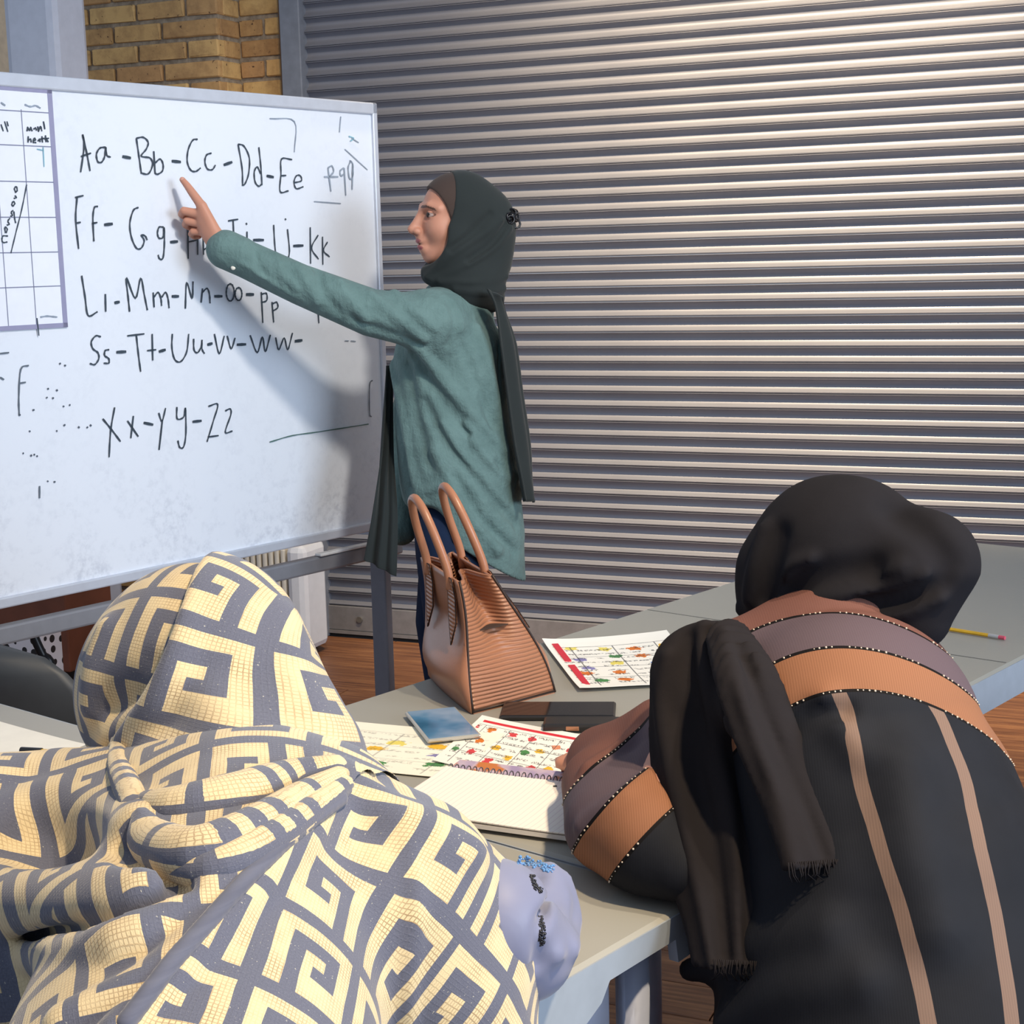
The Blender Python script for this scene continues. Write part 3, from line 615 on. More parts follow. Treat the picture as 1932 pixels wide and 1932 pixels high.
G3 = D1*g[0]+DN*g[1]; L3 = D1*l[0]+DN*l[1]
def gusset(end):
    sgn = -1 if end == 0 else 1
    def fn(s, h):
        p = bagw(s, end, h); ple = math.exp(-((s-.5)/.22)**2)*max(0, (h-.40)/.60)**1.1*.085
        bel = math.sin(math.pi*s)*math.exp(-((h-.28)/.18)**2)*.014
        pin = math.exp(-((s-.5)/.22)**2)*max(0, (.30-abs(h-.42))/.3)*.010
        return p+L3*(-sgn*ple+sgn*(bel*.9-pin)), h*HB
    return fn
bagsurf('gusset_panel', gusset(0), M_rib, 24, 30); bagsurf('gusset_panel', gusset(1), M_rib, 24, 20)
def sidep(a):
    sgn = -1 if a == 0 else 1
    def fn(s, h):
        p = bagw(a, s, h); bel = math.sin(math.pi*s)**.6*math.exp(-((h-.25)/.19)**2)*.030
        den = math.exp(-((h-.62)/.10)**2)*.008*math.sin(math.pi*s)
        return p+G3*sgn*(bel-den), h*HB
    return fn
bagsurf('side_panel', sidep(0), M_lea, 18, 24); bagsurf('side_panel', sidep(1), M_lea, 18, 24)
mb = MB(); mb.prism([bagw(0, 0, 0), bagw(1, 0, 0), bagw(1, 1, 0), bagw(0, 1, 0)], -Z, .002); keep(mb.build('base_panel', M_lea), bag)
for (a, b) in ((0, 0), (1, 0), (0, 1), (1, 1)):
    pts = [bagw(a, b, h) for h in np.linspace(0, 1, 14)]
    keep(MB().tube(pts, .0022, 6).build('piping', M_pipe, None, True), bag)
for (a, b, c_, d_) in ((0, 0, 1, 0), (0, 0, 0, 1), (1, 0, 1, 1)):
    keep(MB().tube([bagw(a, b, 0)+Z*.002, bagw(c_, d_, 0)+Z*.002], .002, 6).build('piping', M_pipe, None, True), bag)
lining = MB(); lining.prism([bagw(.08, .03, .6), bagw(.92, .03, .6), bagw(.92, .97, .6), bagw(.08, .97, .6)], -Z, .002); keep(lining.build('lining', simple('lining', '#3a2a22', .9)), bag)
for a in (0, 1):
    sgn = -1 if a == 0 else 1
    e0 = bagw(a, .20, 1.0)+G3*sgn*.004; e1 = bagw(a, .78, 1.0)+G3*sgn*.004
    up = V3(0, 0, 1)*.120-G3*.040-L3*(-.01)
    if a == 1: up = V3(0, 0, 1)*.132-G3*.052-L3*(-.01)
    pts = [e0-Z*.02, e0+up*.10, e0+up*.55+L3*.008, e0+up*.88+L3*.030, (e0+e1)/2+up*1.0, e1+up*.88-L3*.030, e1+up*.55-L3*.008, e1+up*.10, e1-Z*.02]
    keep(MB().tube(catmull(pts, 7), .0072, 10).build('handle', M_lea, None, True), bag)
    for bb in (.20, .78):
        pl = []
        for h in (1.01, .90, .75, .60): pl.append(h)
        wv_ = .085
        L_ = [bagw(a, bb-wv_, h)+G3*sgn*(.005+.004*(h < .7)) for h in (1.0, .85, .66)]; R_ = [bagw(a, bb+wv_, h)+G3*sgn*(.005+.004*(h < .7)) for h in (1.0, .85, .66)]
        tip = bagw(a, bb, .48)+G3*sgn*.014
        poly = L_+[tip]+R_[::-1]
        n_ = len(poly); mb = MB().prism(poly, G3*sgn, .003)
        o = mb.build('handle_tab', M_rib); o.data.attributes.new('uvp', 'FLOAT_VECTOR', 'POINT').data.foreach_set('vector', np.array([(0, 0, q.co.z-TZ) for q in o.data.vertices], np.float32).ravel()); keep(o, bag)
        keep(MB().tube([p+G3*sgn*.0025 for p in poly], .0011, 5, closed=True).build('tab_stitching', M_pipe, None, True), bag)

# ================================================================== CHAIRS, HEATER, CABINET
M_chair = simple('charcoal_plastic', '#3d4044', .5, var=.06); M_ctube = simple('black_tube', '#18181b', .35, .3)
def chair(name_label, c, face, sz=.45, backz=(.56, .84), width=.46, seatmat=M_chair):
    face = np.array([face[0], face[1], 0.0]); face /= np.linalg.norm(face); side = np.cross(face, Z); c = np.asarray(c, float)
    root = empty('chair', (c[0], c[1], 0)); tag(root, name_label, 'chair')
    def add(mb, nm, mat, sm=True): return keep(mb.build(nm, mat, None, sm), root)
    add(MB().box(c+Z*sz, face, side, Z, .21, width/2-.01, .014, .012), 'seat', seatmat)
    v = []; f = []; nx, nz = 18, 10
    for j in range(nz+1):
        for i in range(nx+1):
            a = i/nx*2-1; b = j/nz; hw = width/2*(1 if b < .35 else math.sqrt(max(0, 1-((b-.35)/.65)**2.6)))
            zz = backz[0]+(backz[1]-backz[0])*b
            v.append(c-face*(.215+.05*b-.045*a*a)+side*(a*hw)+Z*zz)
    for j in range(nz):
        for i in range(nx): k = j*(nx+1)+i; f.append((k, k+1, k+nx+2, k+nx+1))
    o = mesh_obj('backrest', v, f, seatmat, None, True); md = o.modifiers.new('s', 'SOLIDIFY'); md.thickness = .014; keep(o, root)
    for sx in (-1, 1):
        add(MB().tube([c+side*sx*.19+face*.17+Z*(sz-.01), c+side*sx*.22+face*.22+Z*.0], .011, 8), 'leg', M_ctube)
        add(MB().tube([c+side*sx*.19-face*.18+Z*(backz[0]+.1), c+side*sx*.19-face*.17+Z*(sz-.01), c+side*sx*.22-face*.24+Z*.0], .011, 8), 'leg', M_ctube)
    return root
cc = W(-45, 1300, 2.72)+V3(.25, .97, 0)*.25; zt_ = W(0, 1212, 2.72)[2]
chair('charcoal plastic chair with rounded back beyond the left end of the table', (cc[0], cc[1], 0), (.25, .97), backz=(zt_-.30, zt_), width=.40)
chair('black chair carrying the black scarfed writer in the striped robe', TB(1.56, -.68), (-.766, .643), backz=(.50, .62), width=.36)
chair('black chair carrying the writer in the patterned shawl', TB(.55, -1.30), D1, backz=(.50, .62), width=.36)
cr = W(1985, 1440, 2.30); chair('black framed chair with pale blue seat cut off at the right', (cr[0]+.17, cr[1]-.05, 0), (-.75, .6), backz=(.58, .84), width=.44, seatmat=simple('pale_blue_seat', '#8fb1df', .5))
# column heater
htr = empty('radiator', (0, 0, 0)); hp = atz(585, 1213, .0); hd = V3(-.93, .36, 0); hd /= np.linalg.norm(hd); hn = V3(hd[1], -hd[0], 0)*1.0
hn = V3(-.36, -.93, 0); hn /= np.linalg.norm(hn)
htr.location = hp; tag(htr, 'white finned electric radiator standing under the whiteboard', 'radiator')
M_white = simple('white_enamel', '#dcdfe6', .35, var=.03); M_fin = simple('fin_enamel', '#d6d0c4', .4, var=.04)
side_d = V3(.36, .93, 0)
def hk(mb, nm, mat, sm=False): return keep(mb.build(nm, mat, None, sm), htr)
base = np.array(hp)+V3(.055, -.19, 0)
hx = V3(.93, -.36, 0)*1.0; hx = SH; hy = SN
hk(MB().box(base+Z*.225-hx*.035, hx, hy, Z, .040, .085, .20, .025), 'control_panel', M_white)
for i in range(16):
    hk(MB().box(base+Z*.23-hx*(.092+i*.026), hx, hy, Z, .009, .075, .18, .006), 'fin', M_fin)
hk(MB().box(base+Z*.06-hx*.28, hx, hy, Z, .22, .02, .02, .004), 'lower_tube', M_fin); hk(MB().box(base+Z*.39-hx*.28, hx, hy, Z, .22, .02, .02, .004), 'upper_tube', M_fin)
for q in (.08, .48): hk(MB().box(base+Z*.022-hx*q, hx, hy, Z, .02, .11, .022, .006), 'foot', simple('caster', '#6d6d72', .5))
# low cabinet, tissue box
cb = atz(60, 1208, 0); c2 = atz(250, 1218, 0)
cab = empty('low_cabinet', cb); tag(cab, 'low reddish brown wooden cabinet on the floor behind the whiteboard', 'cabinet')
M_cab = simple('red_brown_wood', '#7a4530', .5, var=.15, nscale=8)
base = SHP(-1.0, 0, .80)
keep(MB().box(base+Z*.19, SH, SN, Z, .50, .13, .15, .006).build('body', M_cab), cab)
keep(MB().box(base+Z*.02, SH, SN, Z, .46, .11, .02).build('plinth', simple('plinth', '#1d1512', .7)), cab)
keep(MB().box(base+Z*.35, SH, SN, Z, .51, .14, .01, .004).build('top_board', M_cab), cab)
tb = W(62, 1203, 5.0); tb[2] = 0
t = NT('dotted_card'); vo = t.n('ShaderNodeTexVoronoi'); t.L(t.coord(), vo.inputs['Vector']); vo.inputs['Scale'].default_value = 26; vo.inputs['Randomness'].default_value = .6
t.set(t.mix(t.math('LESS_THAN', vo.outputs['Distance'], .33), lin('#e6dcdc'), lin('#1d1a1c')), .5)
bx = empty('tissue_box', tb); tag(bx, 'white box with black spots on the floor at far left', 'box')
zb0, zb1 = W(60, 1224, 5.0)[2], W(60, 1186, 5.0)[2]
keep(MB().box(V3(tb[0], tb[1], (zb1)/2), SH, SN, Z, .075, .05, zb1/2, .004).build('carton', t.m), bx)
keep(MB().box(V3(tb[0], tb[1], zb1+.001), SH, SN, Z, .03, .015, .001).build('opening', M_ctube), bx)
pts = [atz(60, 1262, .006), atz(95, 1262, .006), atz(120, 1266, .006), atz(150, 1272, .006), atz(185, 1280, .006)]
tag(MB().tube(catmull(pts, 6), .006, 8).build('power_cable', M_white, None, True), 'white power cable on the floor behind the left chair', 'cable')
pts = [W(56, 1178, 4.2), W(66, 1205, 4.2), W(80, 1235, 4.2), W(100, 1275, 4.2), W(104, 1345, 4.2)]; pts[-1][2] = .01
tag(MB().tube(catmull(pts, 6), .013, 8).build('black_strap', M_ctube, None, True), 'black strap hanging below the whiteboard rail at left', 'strap')
# ================================================================== SCULPTING TOOLS (distance fields -> one continuous mesh)
def smin(a, b, k):
    if k <= 0: return np.minimum(a, b)
    h = np.clip(.5+.5*(b-a)/k, 0, 1); return b*(1-h)+a*h-k*h*(1-h)
def seg_dist(P, a, b, ra, rb, flat=None):
    ab = b-a; t = np.clip(((P-a)@ab)/(ab@ab+1e-12), 0, 1); q = P-(a+t[..., None]*ab)
    if flat is not None: q = q+flat[0]*((q@flat[0])*(flat[1]-1))[..., None]
    return np.sqrt((q*q).sum(-1))-(ra+(rb-ra)*t)
class Field:
    def __init__(s): s.pr = []
    def add(s, fn, lo, hi, k, op): s.pr.append((fn, np.asarray(lo), np.asarray(hi), k, op)); return s
    def ell(s, c, r, R=None, k=.02, op='u'):
        c = np.asarray(c, float); r = np.asarray(r, float)*np.ones(3); m = r.max()
        def fn(P):
            q = P-c
            if R is not None: q = q@R          # R columns = local axes
            k0 = np.sqrt(((q/r)**2).sum(-1)); k1 = np.sqrt(((q/(r*r))**2).sum(-1))+1e-9; return k0*(k0-1)/k1
        return s.add(fn, c-m, c+m, k, op)
    def tube(s, pts, rs, k=.02, op='u', flat=None, smooth=0):
        pts = [np.asarray(p, float) for p in pts]; rs = list(rs) if hasattr(rs, '__len__') else [rs]*len(pts)
        if smooth and len(pts) > 2:
            pr = catmull([np.append(p, r) for p, r in zip(pts, rs)], smooth); pts = [q[:3] for q in pr]; rs = [max(.0005, q[3]) for q in pr]
        m = max(rs); A = np.array(pts); segs = list(zip(pts[:-1], pts[1:], rs[:-1], rs[1:]))
        def fn(P):
            d = None
            for a, b, ra, rb in segs:
                e = seg_dist(P, a, b, ra, rb, flat); d = e if d is None else np.minimum(d, e)
            return d
        return s.add(fn, A.min(0)-m, A.max(0)+m, k, op)
    def plane(s, p, n, k=.004):               # remove the half space the normal points to
        p = np.asarray(p, float); n = np.asarray(n, float)/np.linalg.norm(n)
        return s.add(lambda P: -((P-p)@n), None, None, k, 's') if False else s.add(lambda P: (P-p)@n, V3(-99, -99, -99), V3(99, 99, 99), k, 'i')
    def comb(s, D, d, k, op):
        if op == 'u': return smin(D, d, k)
        if op == 's': return -smin(-D, d, k)
        return -smin(-D, -d, k)
    def eval(s, P):
        D = np.full(P.shape[:-1], 9.0)
        for fn, lo, hi, k, op in s.pr: D = s.comb(D, fn(P), k, op)
        return D
    def hit(s, px, py, y0=.8, y1=5.5, n=900):
        d = ray(px, py); d = d/d[1]; ys = np.linspace(y0, y1, n); P = CO+d*ys[:, None]; v = s.eval(P)
        i = np.where(v < 0)[0]
        if not len(i): return CO+d*ys[np.argmin(v)]
        i = i[0]
        if i == 0: return P[0]
        a = v[i-1]/(v[i-1]-v[i]); return P[i-1]+(P[i]-P[i-1])*a
    def hitr(s, px, py, y0, y1): return s.hit(px, py, y0, y1, 300)
    def ridge(s, pxs, r, k=.012, sink=.3, op='u', y0=.8, y1=5.5, flat=None):
        n = len(pxs); rs = r if hasattr(r, '__len__') else [r]*n
        pts = [s.hit(x, y, y0, y1, 300) for x, y in pxs]
        out = []
        for p, rr in zip(pts, rs):
            d = (p-CO); d /= np.linalg.norm(d); out.append(p+d*rr*sink)
        return out, rs, k, op
    def ridges(s, L, y0=.8, y1=5.5):
        rr = [s.ridge(*a[:2], **(a[2] if len(a) > 2 else {}), y0=y0, y1=y1) for a in L]
        for pts, rs, k, op in rr: s.tube(pts, rs, k=k, op=op, smooth=4)
        return s
    def mesh(s, h, lo=None, hi=None):
        fin = [p for p in s.pr if p[4] == 'u']
        L = np.min([p[1] for p in fin], 0)-3*h; H = np.max([p[2] for p in fin], 0)+3*h
        if lo is not None: L = np.maximum(L, lo)
        if hi is not None: H = np.minimum(H, hi)
        n = np.ceil((H-L)/h).astype(int)+1; ax = [(L[i]+h*np.arange(n[i])) for i in range(3)]
        D = np.full(tuple(n), 9.0, np.float32)
        for fn, lo_, hi_, k, op in s.pr:
            m = k+4*h+.012; i0 = np.clip(np.floor((lo_-m-L)/h), 0, n).astype(int); i1 = np.clip(np.ceil((hi_+m-L)/h)+1, 0, n).astype(int)
            if (i1 <= i0).any(): continue
            sl = tuple(slice(a, b) for a, b in zip(i0, i1))
            P = np.stack(np.meshgrid(*[ax[i][sl[i]] for i in range(3)], indexing='ij'), -1)
            D[sl] = s.comb(D[sl], fn(P), k, op).astype(np.float32)
        return surface_nets(D, L, h)
def surface_nets(D, L, h):
    n = D.shape; S = D < 0
    cnt = np.zeros((n[0]-1, n[1]-1, n[2]-1), np.int8)
    for dx in (0, 1):
        for dy in (0, 1):
            for dz in (0, 1): cnt += S[dx:n[0]-1+dx, dy:n[1]-1+dy, dz:n[2]-1+dz]
    act = (cnt > 0) & (cnt < 8); I = np.argwhere(act); idx = np.full(act.shape, -1, np.int64); idx[act] = np.arange(len(I))
    acc = np.zeros((len(I), 3)); w = np.zeros(len(I))
    corners = [(x, y, z) for x in (0, 1) for y in (0, 1) for z in (0, 1)]
    for a in corners:
        for ax in range(3):
            if a[ax]: continue
            b = list(a); b[ax] = 1
            va = D[I[:, 0]+a[0], I[:, 1]+a[1], I[:, 2]+a[2]]; vb = D[I[:, 0]+b[0], I[:, 1]+b[1], I[:, 2]+b[2]]
            m = (va < 0) != (vb < 0); t = np.where(m, va/(va-vb+1e-20), 0); p = np.tile(np.array(a, float), (len(I), 1)); p[:, ax] = t
            acc[m] += p[m]; w[m] += 1
    V = L+(I+acc/w[:, None])*h; Fs = []
    for ax in range(3):
        u, v = (ax+1) % 3, (ax+2) % 3
        sl0 = [slice(1, n[i]-1) for i in range(3)]; sl0[ax] = slice(0, n[ax]-1); sl1 = list(sl0); sl1[ax] = slice(1, n[ax])
        a = S[tuple(sl0)]; b = S[tuple(sl1)]; E = np.argwhere(a != b); st = a[a != b]
        base = E.copy()
        for i in range(3):
            if i != ax: base[:, i] += 1
        def cid(du, dv):
            q = base.copy(); q[:, u] -= du; q[:, v] -= dv; return idx[q[:, 0], q[:, 1], q[:, 2]]
        q = np.stack([cid(1, 1), cid(0, 1), cid(0, 0), cid(1, 0)], -1); q[~st] = q[~st][:, ::-1]; Fs.append(q)
    Fs = np.concatenate(Fs); return V, Fs[(Fs >= 0).all(1)]
def vnormals(V, Fq):
    n = np.cross(V[Fq[:, 2]]-V[Fq[:, 0]], V[Fq[:, 3]]-V[Fq[:, 1]]); N = np.zeros_like(V)
    for i in range(4): np.add.at(N, Fq[:, i], n)
    return N/(np.linalg.norm(N, axis=1)[:, None]+1e-12)
def fast_obj(name, V, Fq, mat, parent=None, attrs=None):
    me = bpy.data.meshes.new(name); me.vertices.add(len(V)); me.vertices.foreach_set('co', np.asarray(V, np.float32).ravel())
    k = len(Fq); me.loops.add(4*k); me.loops.foreach_set('vertex_index', np.asarray(Fq, np.int32).ravel())
    me.polygons.add(k); me.polygons.foreach_set('loop_start', np.arange(0, 4*k, 4, dtype=np.int32)); me.update(calc_edges=True); me.validate()
    me.polygons.foreach_set('use_smooth', np.ones(len(me.polygons), bool)); me.materials.append(mat)
    for kk, v in (attrs or {}).items():
        v = np.asarray(v, np.float32)
        if v.ndim == 1: me.attributes.new(kk, 'FLOAT', 'POINT').data.foreach_set('value', v)
        else: me.attributes.new(kk, 'FLOAT_VECTOR', 'POINT').data.foreach_set('vector', v.ravel())
    o = bpy.data.objects.new(name, me); COL.objects.link(o)
    if parent is not None: keep(o, parent)
    return o
def subset(V, Fq, keepf):
    Fq = Fq[keepf]; u, inv = np.unique(Fq, return_inverse=True); return V[u], inv.reshape(Fq.shape), u
def frame(fwd, up):
    f = np.asarray(fwd, float); f /= np.linalg.norm(f); u = np.asarray(up, float); u = u-f*(u@f); u /= np.linalg.norm(u)
    return np.stack([f, np.cross(u, f), u], 1)         # columns: forward, left, up
def drape(name, rows, mat, parent, nu=40, sub=6, pleat=0, npl=3, thick=.002, ph=0, seed=0):
    """hanging cloth: rows of (left point, right point) in world space, with pleats"""
    Ls = catmull([r[0] for r in rows], sub); Rs = catmull([r[1] for r in rows], sub); m = len(Ls); V = []; Fq = []; rr = random.Random(seed)
    for j in range(m):
        t = Ls[min(j+1, m-1)]-Ls[max(j-1, 0)]; w = Rs[j]-Ls[j]; nn = np.cross(w, t); nn /= np.linalg.norm(nn)+1e-9
        if nn@(CO-Ls[j]) < 0: nn = -nn
        amp = pleat*(min(1, j/m*2+.25))
        for i in range(nu+1):
            a = i/nu; V.append(Ls[j]+w*a+nn*amp*(math.sin(a*npl*2*math.pi+ph+.6*math.sin(j/m*3))+.45*math.sin(a*npl*4.3+1.3+ph)))
    for j in range(m-1):
        for i in range(nu): k = j*(nu+1)+i; Fq.append((k, k+1, k+nu+2, k+nu+1))
    o = mesh_obj(name, V, Fq, mat, None, True); md = o.modifiers.new('s', 'SOLIDIFY'); md.thickness = thick; md.offset = 0
    keep(o, parent); return o
def cloth_mat(name, c, rough=.85, var=.12, weave=600, bstr=.25, sheen=.2, fold=14):
    t = NT(name); co = t.coord(); a = t.noise(co, fold, 4, .6); b = t.noise(co, weave, 2)
    c = lin(c); t.set(t.mix(t.math('MULTIPLY', a, .8), tuple(x*(1-var) for x in c), tuple(min(1, x*(1+var)) for x in c)), rough, 0, .08)
    t.b.inputs['Sheen Weight'].default_value = sheen
    h = t.math('ADD', t.math('MULTIPLY', a, 1.0), t.math('MULTIPLY', b, .08)); t.bump(h, bstr, .006); return t.m
def skin_mat(name, c):
    t = NT(name); co = t.coord(); a = t.noise(co, 30, 4); k = t.attr('paint', 'Vector'); m = t.attr('painted')
    base = t.mix(a, tuple(x*.9 for x in lin(c)), lin(c)); t.set(t.mix(m, base, k), .5, 0, .35)
    t.b.inputs['Subsurface Weight'].default_value = .12; t.b.inputs['Subsurface Radius'].default_value = (.01, .004, .002)
    t.bump(t.noise(co, 400, 2), .06, .001); return t.m
SKIN = '#c98f77'
M_skin = skin_mat('skin', SKIN)
def plain_paint(V): return {'paint': np.zeros((len(V), 3)), 'painted': np.zeros(len(V))}
def fit_attr(curves, vals, feats):
    A = []; b = []
    for c, v in zip(curves, vals):
        for p in c: A.append(feats(p)); b.append(v)
    sol = np.linalg.lstsq(np.array(A), np.array(b), rcond=None)[0]; return lambda P: feats(P) @ sol if P.ndim == 1 else np.stack([np.asarray(x)*np.ones(len(P)) for x in feats(P.T)], 1) @ sol
# ================================================================== WRITER IN THE PATTERNED SHAWL (front left)
def key_mat(name, cell):
    t = NT(name); uv = t.attr('uvp', 'Vector'); wob = t.noise(uv, 18, 2, .5, 1)
    add = t.n('ShaderNodeVectorMath', operation='MULTIPLY_ADD'); t.L(wob, add.inputs[0]); add.inputs[1].default_value = (.004, .004, 0); t.L(uv, add.inputs[2])
    sep = t.n('ShaderNodeSeparateXYZ'); t.L(add.outputs[0], sep.inputs[0])
    U = t.math('DIVIDE', sep.outputs[0], cell); Vv = t.math('DIVIDE', sep.outputs[1], cell)
    fu, fv = t.math('FRACT', U), t.math('FRACT', Vv)
    par = t.math('GREATER_THAN', t.math('FRACT', t.math('MULTIPLY', t.math('ADD', t.math('FLOOR', U), t.math('FLOOR', Vv)), .5)), .25)
    # mirror every other cell
    fu = t.math('ADD', t.math('MULTIPLY', fu, t.math('SUBTRACT', 1, par)), t.math('MULTIPLY', t.math('SUBTRACT', 1.135, fu), par))
    def rect(u0, u1, v0, v1):
        a = t.math('SUBTRACT', t.math('ABSOLUTE', t.math('SUBTRACT', fu, (u0+u1)/2)), (u1-u0)/2)
        b = t.math('SUBTRACT', t.math('ABSOLUTE', t.math('SUBTRACT', fv, (v0+v1)/2)), (v1-v0)/2); return t.math('MAXIMUM', a, b)
    rc = [(-.1, .155, -1, 2), (-1, 2, -.1, .155), (1.0, 1.2, -1, 2), (.31, .465, .155, .85), (.31, .85, .695, .85), (.695, .85, .42, .85), (.57, .85, .42, .56)]
    d = None
    for r in rc: e = rect(*r); d = e if d is None else t.math('MINIMUM', d, e)
    dark = t.math('LESS_THAN', d, 0.0)
    th = t.mapping(uv, (1, 1, 1)); w1 = t.wave(t.mapping(uv, (1, 1, 1)), 95, 1.2, 'X', 3); w2 = t.wave(th, 95, 1.2, 'Y', 3)
    grid = t.math('MAXIMUM', t.ramp(w1, [(.80, (0, 0, 0)), (.97, (1, 1, 1))]), t.ramp(w2, [(.80, (0, 0, 0)), (.97, (1, 1, 1))]))
    sp = t.noise(uv, 700, 2); pat = t.ramp(t.noise(uv, 25, 3), [(.35, (.15, .15, .15)), (.65, (1, 1, 1))])
    light = t.mix(t.math('MULTIPLY', t.math('MULTIPLY', grid, pat), .7), lin('#d8c49c'), lin('#7d5f42'))
    dk = t.mix(sp, lin('#4d5061'), lin('#6c6f7f'))
    dk = t.mix(t.math('GREATER_THAN', t.noise(uv, 420, 2), .70), dk, lin('#a9a79f'))
    t.set(t.mix(dark, light, dk), .9, 0, .15); t.b.inputs['Sheen Weight'].default_value = .35; t.b.inputs['Sheen Roughness'].default_value = .5
    h = t.math('ADD', t.math('MULTIPLY', t.noise(uv, 900, 2), .5), t.math('MULTIPLY', grid, .4)); t.bump(h, .35, .0015); return t.m
M_key = key_mat('key_pattern_wool', .088)
lady1 = empty('person', (-.22, 1.0, 0)); tag(lady1, 'seated person bent over the table wrapped in a cream and slate key-patterned shawl', 'person')
# body beneath the cloth
B = Field()
hc = W(360, 1262, 1.66)
B.ell(hc, (.074, .09, .10), k=.02); B.tube([hc+V3(.02, -.04, -.06), W(430, 1520, 1.46)], (.05, .055), k=.03)
B.tube([W(150, 1640, 1.46), W(640, 1650, 1.41)], .045, k=.05); B.tube([W(420, 1640, 1.42), V3(-.30, .86, .55)], (.11, .15), k=.06)
elb = atz(960, 1770, .80); B.tube([W(690, 1660, 1.41), W(870, 1755, 1.43), elb], (.045, .04, .036), k=.03)
B.tube([elb, TB(1.33, -1.36, .79), TB(1.40, -1.42, .785)], (.036, .030, .02), k=.02)
B.tube([W(130, 1650, 1.45), TB(1.00, -1.66, .83), TB(1.25, -1.52, .79)], (.045, .04, .03), k=.03)
for sx in (-.10, .10):
    hp_ = V3(-.30+sx*.77, .82-sx*.6, .53); kn = hp_+D1*.36+V3(0, 0, -.02); B.tube([hp_, kn, kn+V3(0, 0, -.42), kn+D1*.16+V3(0, 0, -.455)], (.085, .06, .045, .035), k=.04)
V, Fq = B.mesh(.011); fast_obj('body', V, Fq, M_skin, lady1, plain_paint(V))
K = Field()
K.tube([V3(-.30, .84, .52), V3(-.30, .84, .52)+D1*.36, V3(-.30, .84, .08)+D1*.40], (.17, .15, .17), k=.05); K.tube([V3(-.30, .84, .60), V3(-.32, .80, .48)], (.16, .17), k=.05)
V, Fq = K.mesh(.012); fast_obj('skirt', V, Fq, cloth_mat('dark_skirt', '#26262e', .9, .2, 700, .2, 0), lady1)
# hood over the head
Hd = Field(); HC = W(356, 1250, 1.64)
Rh = frame((.15, .98, -.25), (.1, .2, 1))
Hd.ell(HC, (.108, .098, .104), Rh, k=.03)
Hd.ell(W(400, 1210, 1.61), (.066, .066, .066), k=.04)
Hd.ell(W(250, 1330, 1.63), (.056, .06, .075), k=.05)
Hd.tube([W(395, 1300, 1.60), W(455, 1400, 1.55), W(470, 1490, 1.50)], (.084, .080, .088), k=.05)
Hd.tube([W(470, 1330, 1.57), W(560, 1440, 1.52)], (.055, .05), k=.05)
# the deep pocket on the left and the layer overlapping it
pock = [Hd.hit(292, 1262), Hd.hit(262, 1315), Hd.hit(225, 1365)]
Hd.tube([p+V3(-.012, -.012, .0) for p in pock], (.018, .030, .034), k=.022, op='s')
Hd.ridges([([(352, 1180), (336, 1240), (325, 1300), (300, 1345), (225, 1385)], [.006, .012, .016, .018, .016], dict(k=.012, sink=.05)),
           ([(222, 1380), (212, 1430), (235, 1490), (262, 1560)], [.014, .018, .018, .012], dict(k=.014, sink=.35)),
           ([(400, 1330), (450, 1410), (560, 1450), (630, 1452)], .010, dict(k=.02, sink=.5)),
           ([(260, 1400), (330, 1450), (440, 1460), (540, 1432)], .009, dict(k=.018, sink=.45)),
           ([(520, 1180), (545, 1290), (590, 1390)], .008, dict(k=.02, sink=.5)),
           ([(205, 1190), (180, 1260), (175, 1330)], .010, dict(k=.02, sink=.6))])
V, Fq = Hd.mesh(.0042)
q = (V-HC)@Rh; q[:, 0] *= -1         # back, left(+), up
Rr = .108; lat = q[:, 1]; rad = np.hypot(q[:, 0], np.maximum(q[:, 2], 0)); u = -Rr*np.arctan2(lat, np.maximum(rad, .02))
v = np.where(q[:, 2] > 0, Rr*np.arctan2(q[:, 2], np.maximum(q[:, 0], -.2)+1e-6), q[:, 2])
ca, sa = math.cos(.16), math.sin(.16)
fast_obj('shawl_hood', V, Fq, M_key, lady1, {'uvp': np.stack([u*ca-v*sa+.035, u*sa+v*ca+.02, 0*u], 1)})
# the upper layer of the hood that overlaps the recess
Oh = Field(); b0 = np.min([q_[1] for q_ in Hd.pr if q_[4] == 'u'], 0); b1 = np.max([q_[2] for q_ in Hd.pr if q_[4] == 'u'], 0)
Oh.add(lambda P: Hd.eval(P)-.014, b0-.018, b1+.018, 0, 'u')
e0, e1_ = W(372, 1090, 1.60), W(236, 1392, 1.58); pn = np.cross(e1_-e0, V3(.0, 1, -.1)); pn /= np.linalg.norm(pn); pn = pn if pn[0] < 0 else -pn
Oh.add(lambda P: (P-e0)@pn+.012*np.sin((e0[2]-P[..., 2])*24), V3(-99, -99, -99), V3(99, 99, 99), .007, 'i')
V, Fq = Oh.mesh(.0048); q = (V-HC)@Rh; q[:, 0] *= -1; lat = q[:, 1]; rad = np.hypot(q[:, 0], np.maximum(q[:, 2], 0)); u = -Rr*np.arctan2(lat, np.maximum(rad, .02))
v = np.where(q[:, 2] > 0, Rr*np.arctan2(q[:, 2], np.maximum(q[:, 0], -.2)+1e-6), q[:, 2])
fast_obj('shawl_hood_overlap', V, Fq, M_key, lady1, {'uvp': np.stack([u*ca-v*sa+.01, u*sa+v*ca+.05, 0*u], 1)})
